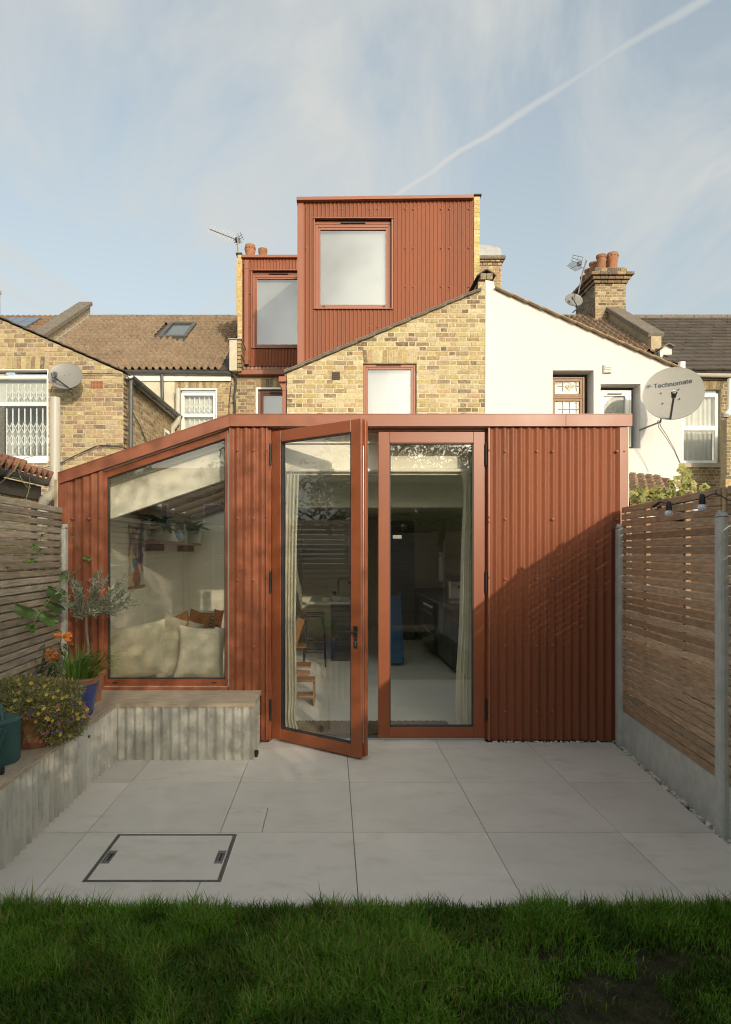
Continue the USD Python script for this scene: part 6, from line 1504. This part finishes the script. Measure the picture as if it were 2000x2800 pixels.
# kitchen
ki = thing('kitchen_island', 'dark kitchen island with pale worktop beyond the open door', 'kitchen island')
D = 9.6; yk = D + CAMY
put(ki, 'worktop', MB().box(X(846, D), X(1004, D), yk, yk + 1.4, .89, .93, .004), PLAIN, tint=(.34, .34, .32))
put(ki, 'cabinet', MB().box(X(905, D), X(1001, D), yk + .12, yk + 1.38, .0, .888), INDARK)
put(ki, 'handle', MB().tube([(X(1006, D), yk + .1, .82), (X(1006, D), yk + .06, .82), (X(1006, D), yk + .06, .32), (X(1006, D), yk + .1, .32)], .012, 8), STEEL)
tp = thing('kitchen_tap', 'tall black swan neck tap on the island', 'tap')
xt = X(925, 10.2)
put(tp, 'spout', MB().tube([(xt, 10.2 + CAMY, .93), (xt, 10.2 + CAMY, 1.22), (xt + .02, 10.2 + CAMY, 1.25), (xt + .17, 10.2 + CAMY, 1.25), (xt + .19, 10.2 + CAMY, 1.18)], .014, 8), BLACK, smooth=40)
put(tp, 'base', MB().lathe([(.03, 0), (.03, .12), (.001, .13)], (xt - .06, 10.2 + CAMY, .93), 12), BLACK, smooth=40)
for px, col, lab in ((891, (.30, .20, .10), 'left bowl of fruit on the island worktop'), (920, (.38, .36, .28), 'right pale bowl on the island worktop')):
    t = thing('bowl', lab, 'bowl'); c = (X(px, 9.75), 9.75 + CAMY, .93)
    put(t, 'bowl_body', MB().lathe([(.04, 0), (.06, .01), (.085, .06), (.08, .062), (.05, .02), (.001, .015)], c, 20), PLAIN, tint=(.45, .42, .34), smooth=40)
    for k in range(5):
        s = trimesh.creation.icosphere(2, .028); put(t, 'fruit', (s.vertices + np.array(c) + [.04 * math.cos(k * 1.3), .04 * math.sin(k * 1.3), .06], s.faces), PLAIN, tint=np.array(col) * rng.uniform(.7, 1.3), smooth=True)
bs = thing('bar_stool', 'black bar stool with padded seat in front of the island', 'stool')
D = 9.35; c = np.array([X(861, D), D + CAMY, 0])
put(bs, 'seat', MB().box(c[0] - .15, c[0] + .15, c[1] - .15, c[1] + .15, .735, .785, .02), BLACK)
for sx in (-1, 1):
    for sy in (-1, 1): put(bs, 'leg', MB().tube([c + [sx * .12, sy * .12, .74], c + [sx * .165, sy * .165, 0]], .013, 8), BLACK)
for z_ in (.22, .38): put(bs, 'footrest', MB().tube([c + [-.15, -.15, z_], c + [.15, -.15, z_], c + [.15, .15, z_], c + [-.15, .15, z_], c + [-.15, -.15, z_]], .010, 6), BLACK)
hc = thing('wooden_high_chair', 'orange brown wooden high chair half hidden by the left curtain', 'chair')
D = 8.3; c = np.array([X(800, D), D + CAMY, 0])
for s in (0, .34):
    put(hc, 'frame', MB().bar(c + [-.14, s, .0], c + [.10, s, .78], .03, .11, .006), WOODI)
    put(hc, 'foot', MB().bar(c + [-.2, s, .03], c + [.22, s, .03], .03, .06, .006), WOODI)
put(hc, 'seat', MB().box(c[0] - .1, c[0] + .18, c[1], c[1] + .34, .42, .44, .004), WOODI); put(hc, 'footboard', MB().box(c[0] - .1, c[0] + .24, c[1], c[1] + .34, .16, .18, .004), WOODI)
put(hc, 'backrest', MB().bar(c + [.075, .17, .62], c + [.105, .17, .74], .34, .02, .004, up=(1, 0, 0)), WOODI)
ss = thing('step_stool', 'small two tread wooden step stool beside the left curtain', 'step stool')
D = 6.95; c = np.array([X(832, D), D + CAMY, 0])
put(ss, 'tread', MB().box(c[0] - .13, c[0] + .12, c[1] - .02, c[1] + .2, .25, .275, .005), WOODI); put(ss, 'tread', MB().box(c[0] - .14, c[0] + .11, c[1] - .12, c[1] + .08, .10, .125, .005), WOODI)
for s in (-.13, .10): put(ss, 'side', MB().box(c[0] + s, c[0] + s + .02, c[1] - .1, c[1] + .19, .0, .248, .004), WOODI)
kr = thing('kitchen_run', 'dark kitchen units with range cooker along the right wall behind the closed door', 'kitchen units')
put(kr, 'worktop', MB().box(1.62, 2.55, 3.0, 7.6, .90, .94, .004), PLAIN, tint=(.10, .10, .09))
for k in range(4): put(kr, 'cabinet', MB().box(1.66, 2.55, 3.02 + k * 1.15, 4.12 + k * 1.15, .1, .895, .004), INDARK)
put(kr, 'plinth', MB().box(1.72, 2.55, 3.02, 7.6, 0.01, .1), BLACK)
ck = thing('range_cooker', 'black range cooker with a row of bright knobs in the kitchen run', 'cooker')
put(ck, 'body', MB().box(1.60, 1.655, 4.2, 5.2, .10, .89, .006), BLACK)
for k in range(7): put(ck, 'knob', MB().tube([(1.60, 4.28 + k * .13, .82), (1.565, 4.28 + k * .13, .82)], .022, 10), STEEL)
for z_ in (.72, .42): put(ck, 'oven_rail', MB().tube([(1.57, 4.25, z_), (1.57, 5.15, z_)], .012, 8), STEEL)
cm = thing('coffee_machine', 'chrome coffee machine standing on the right hand worktop', 'coffee machine')
c = np.array([1.85, 3.5, .94])
put(cm, 'base', MB().box(c[0] - .14, c[0] + .14, c[1] - .16, c[1] + .16, .942, 1.0, .01), STEEL); put(cm, 'tower', MB().box(c[0] - .13, c[0] + .13, c[1], c[1] + .16, 1.0, 1.28, .02), STEEL)
put(cm, 'head', MB().box(c[0] - .14, c[0] + .14, c[1] - .15, c[1] + .16, 1.28, 1.36, .02), BLACK); put(cm, 'group_handle', MB().tube([c + [0, -.1, .26], c + [-.05, -.26, .25]], .016, 8), BLACK)
sd = thing('toy_slide', 'blue plastic slide leaning in the dark hallway behind the closed door', 'slide')
p0, p1 = np.array([X(1098, 9.3), 9.3 + CAMY, .05]), np.array([X(1078, 10.6), 10.6 + CAMY, .95])
put(sd, 'chute', MB().bar(p0 - [.13, 0, 0], p1 - [.06, 0, 0], .30, .03, .006), PLAIN, tint=(.05, .14, .30)); put(sd, 'side_rail', MB().bar(p0 + [.03, 0, .04], p1 + [.10, 0, .04], .02, .10, .006), PLAIN, tint=(.05, .15, .33))
dr = thing('inner_doorway', 'dark doorway with pale frame at the back of the kitchen', 'doorway')
put(dr, 'jamb', MB().box(1.18, 1.22, 7.0, 7.1, 0, 2.1), INWALL); put(dr, 'partition', MB().box(1.22, 1.62, 7.0, 7.08, 0, 2.44), INWALL)
put(dr, 'tall_cupboard', MB().box(1.12, 1.60, 6.4, 6.98, 0, 2.3, .01), INDARK)
wt = thing('wall_thermostat', 'tiny black control panel on the wall seen through the gap between the doors', 'thermostat')
put(wt, 'panel', MB().box(X(1006, 12.4) - .04, X(1006, 12.4) + .04, 8.53, 8.549, Z(1542, 12.4) - .03, Z(1542, 12.4) + .03, .004), BLACK)
lp = thing('ceiling_panel_light', 'small pale rectangular light fitting on the dark hallway ceiling', 'light fitting')
put(lp, 'fitting', MB().box(X(1075, 9.8), X(1099, 9.8), 9.8 + CAMY, 9.85 + CAMY, Z(1473, 9.8), Z(1463, 9.8), .004), PVC)

# ------------------------------------------------------------------ trees at the far end of the garden, behind the viewer
def tree(label, base, h, crown, seed, L, tint, trunk_r=.09):
    t = thing('garden_tree', label, 'tree'); g = np.random.default_rng(seed); base = np.array(base, float)
    tr, fo = MB(), MB()
    top = base + [0, 0, h]
    tr.tube([base, base + [.05, 0, h * .35], base + [-.05, .04, h * .7], top], [trunk_r, trunk_r * .8, trunk_r * .55, .02], 8, (.10, .08, .055))
    for c, s, m_ in crown:
        c, s = np.array(c, float), np.array(s, float)
        k0 = base + [0, 0, min(h * .8, max(.3, c[2] - s[2] - .2))]
        tr.tube([k0, (k0 + c) / 2 + [0, 0, .1], c], [trunk_r * .45, trunk_r * .3, .012], 6, (.10, .08, .055))
        nc = max(6, int(m_ / 55))
        cl = g.normal(0, 1, (nc, 3)); cl = cl / np.linalg.norm(cl, axis=1, keepdims=True) * g.uniform(.35, 1, (nc, 1)) * s + c
        for q in cl:
            tr.tube([c, (c + q) / 2 + g.normal(0, .05, 3), q], [.012, .008, .004], 5, (.10, .08, .055), cap=False)
            for _ in range(55):
                p = q + g.normal(0, 1, 3) * .19
                fo.raw(*leafshape(p, g.normal(0, 1, 3), g.normal(0, 1, 3), L * g.uniform(.7, 1.3), L * .42, .15, 2), tint=np.array(tint) * g.uniform(.6, 1.4))
    put(t, 'trunk', tr, STEM); put(t, 'crown', fo, LEAF)
TREES = [
    ('bushy tree with loose crown reflected in the picture window', (1.2, -8.9, 0), 4.6, [((.5, -8.9, 3.3), (1.0, .6, 1.0), 1700), ((1.8, -8.8, 3.75), (1.0, .6, .75), 1100), ((2.8, -8.8, 3.5), (.8, .5, .9), 1100), ((1.2, -8.9, 4.7), (1.2, .6, .8), 1400), ((2.5, -8.9, 4.7), (1.0, .5, .8), 1000)], 41, .10, (.075, .12, .03)),
    ('dense dark shrub reflected low in the glazed doors, left of the bushy tree', (-.9, -8.9, 0), 3.9, [((-1.2, -8.9, 2.9), (1.0, .6, .9), 3000), ((-.2, -8.9, 3.4), (.9, .6, 1.0), 3000), ((-1.6, -8.9, 4.2), (1.0, .6, .8), 2200), ((-.3, -8.9, 4.7), (.9, .6, .7), 1700)], 43, .10, (.06, .10, .028)),
    ('yellow green shrub reflected in the closed glazed door', (3.0, -9.0, 0), 2.2, [((3.2, -9.0, 2.0), (.9, .5, .7), 3200), ((4.3, -9.1, 1.9), (.9, .5, .7), 2400), ((2.1, -8.7, 2.15), (.8, .4, .35), 2300), ((.9, -8.6, 2.2), (.8, .4, .45), 2200)], 47, .09, (.11, .14, .03)),
    ('tall tree beyond the end of the garden, reflected at the top of the doors', (-1.0, -15.5, 0), 6.5, [((-2.4, -15.4, 4.2), (1.9, 1.0, 2.2), 5200), ((-.2, -15.8, 4.6), (1.9, 1.0, 2.4), 5600), ((1.9, -15.6, 4.2), (1.7, 1.0, 2.3), 5200), ((3.8, -15.6, 3.8), (1.5, 1.0, 2.0), 3600)], 53, .15, (.06, .09, .026)),
    ('bushy tree beyond the left fence, reflected in the open door', (-4.2, -3.6, 0), 3.6, [((-3.5, -2.6, 2.3), (.55, 1.6, .55), 3600), ((-3.6, -5.0, 2.4), (.55, 1.6, .6), 3200), ((-4.0, -2.4, 2.9), (.8, 1.0, .8), 3200), ((-4.1, -4.0, 3.2), (.8, 1.2, .9), 3000), ((-4.2, -5.8, 3.0), (.8, 1.2, .9), 2800)], 59, .10, (.07, .11, .03)),
]
for a in TREES: tree(*a)
for k, (x0, lab) in enumerate(((-13.0, 'left brick house of the row beyond the garden, only seen reflected in glass'), (-4.4, 'middle brick house of the row beyond the garden, only seen reflected in glass'), (4.2, 'right brick house of the row beyond the garden, only seen reflected in glass'))):
    h = thing('distant_house', lab, 'house', 'houses beyond the garden')
    put(h, 'wall', MB().box(x0, x0 + 8.4, -42, -34, -.1, 5.2), CREAMR if k == 2 else MORTARG)
    put(h, 'roof', MB().prism(poly((-42.2, 5.2), (-33.8, 5.2), (-38, 7.6)), (0, 0, 0), YA, ZA, XA, x0, x0 + 8.39), COPING)
    for wx in (1.2, 4.9):
        for wz in (.9, 3.3):
            f_ = put(h, 'window', MB().box(x0 + wx, x0 + wx + 1.5, -34.0, -33.93, wz, wz + 1.5, .02), PVC); put(f_, 'pane', MB().box(x0 + wx + .1, x0 + wx + 1.4, -33.925, -33.92, wz + .1, wz + 1.4), SOLAR)
fl3 = thing('fallen_leaf', 'small orange fallen leaf among the pebbles at the foot of the red cladding', 'leaf')
put(fl3, 'blade', leafshape((X(1478, 5.56), -.092, .008), (1, -.2, .15), ZA, .045, .03, .15, 4), LEAF, tint=(.40, .17, .03))
flush_pools()
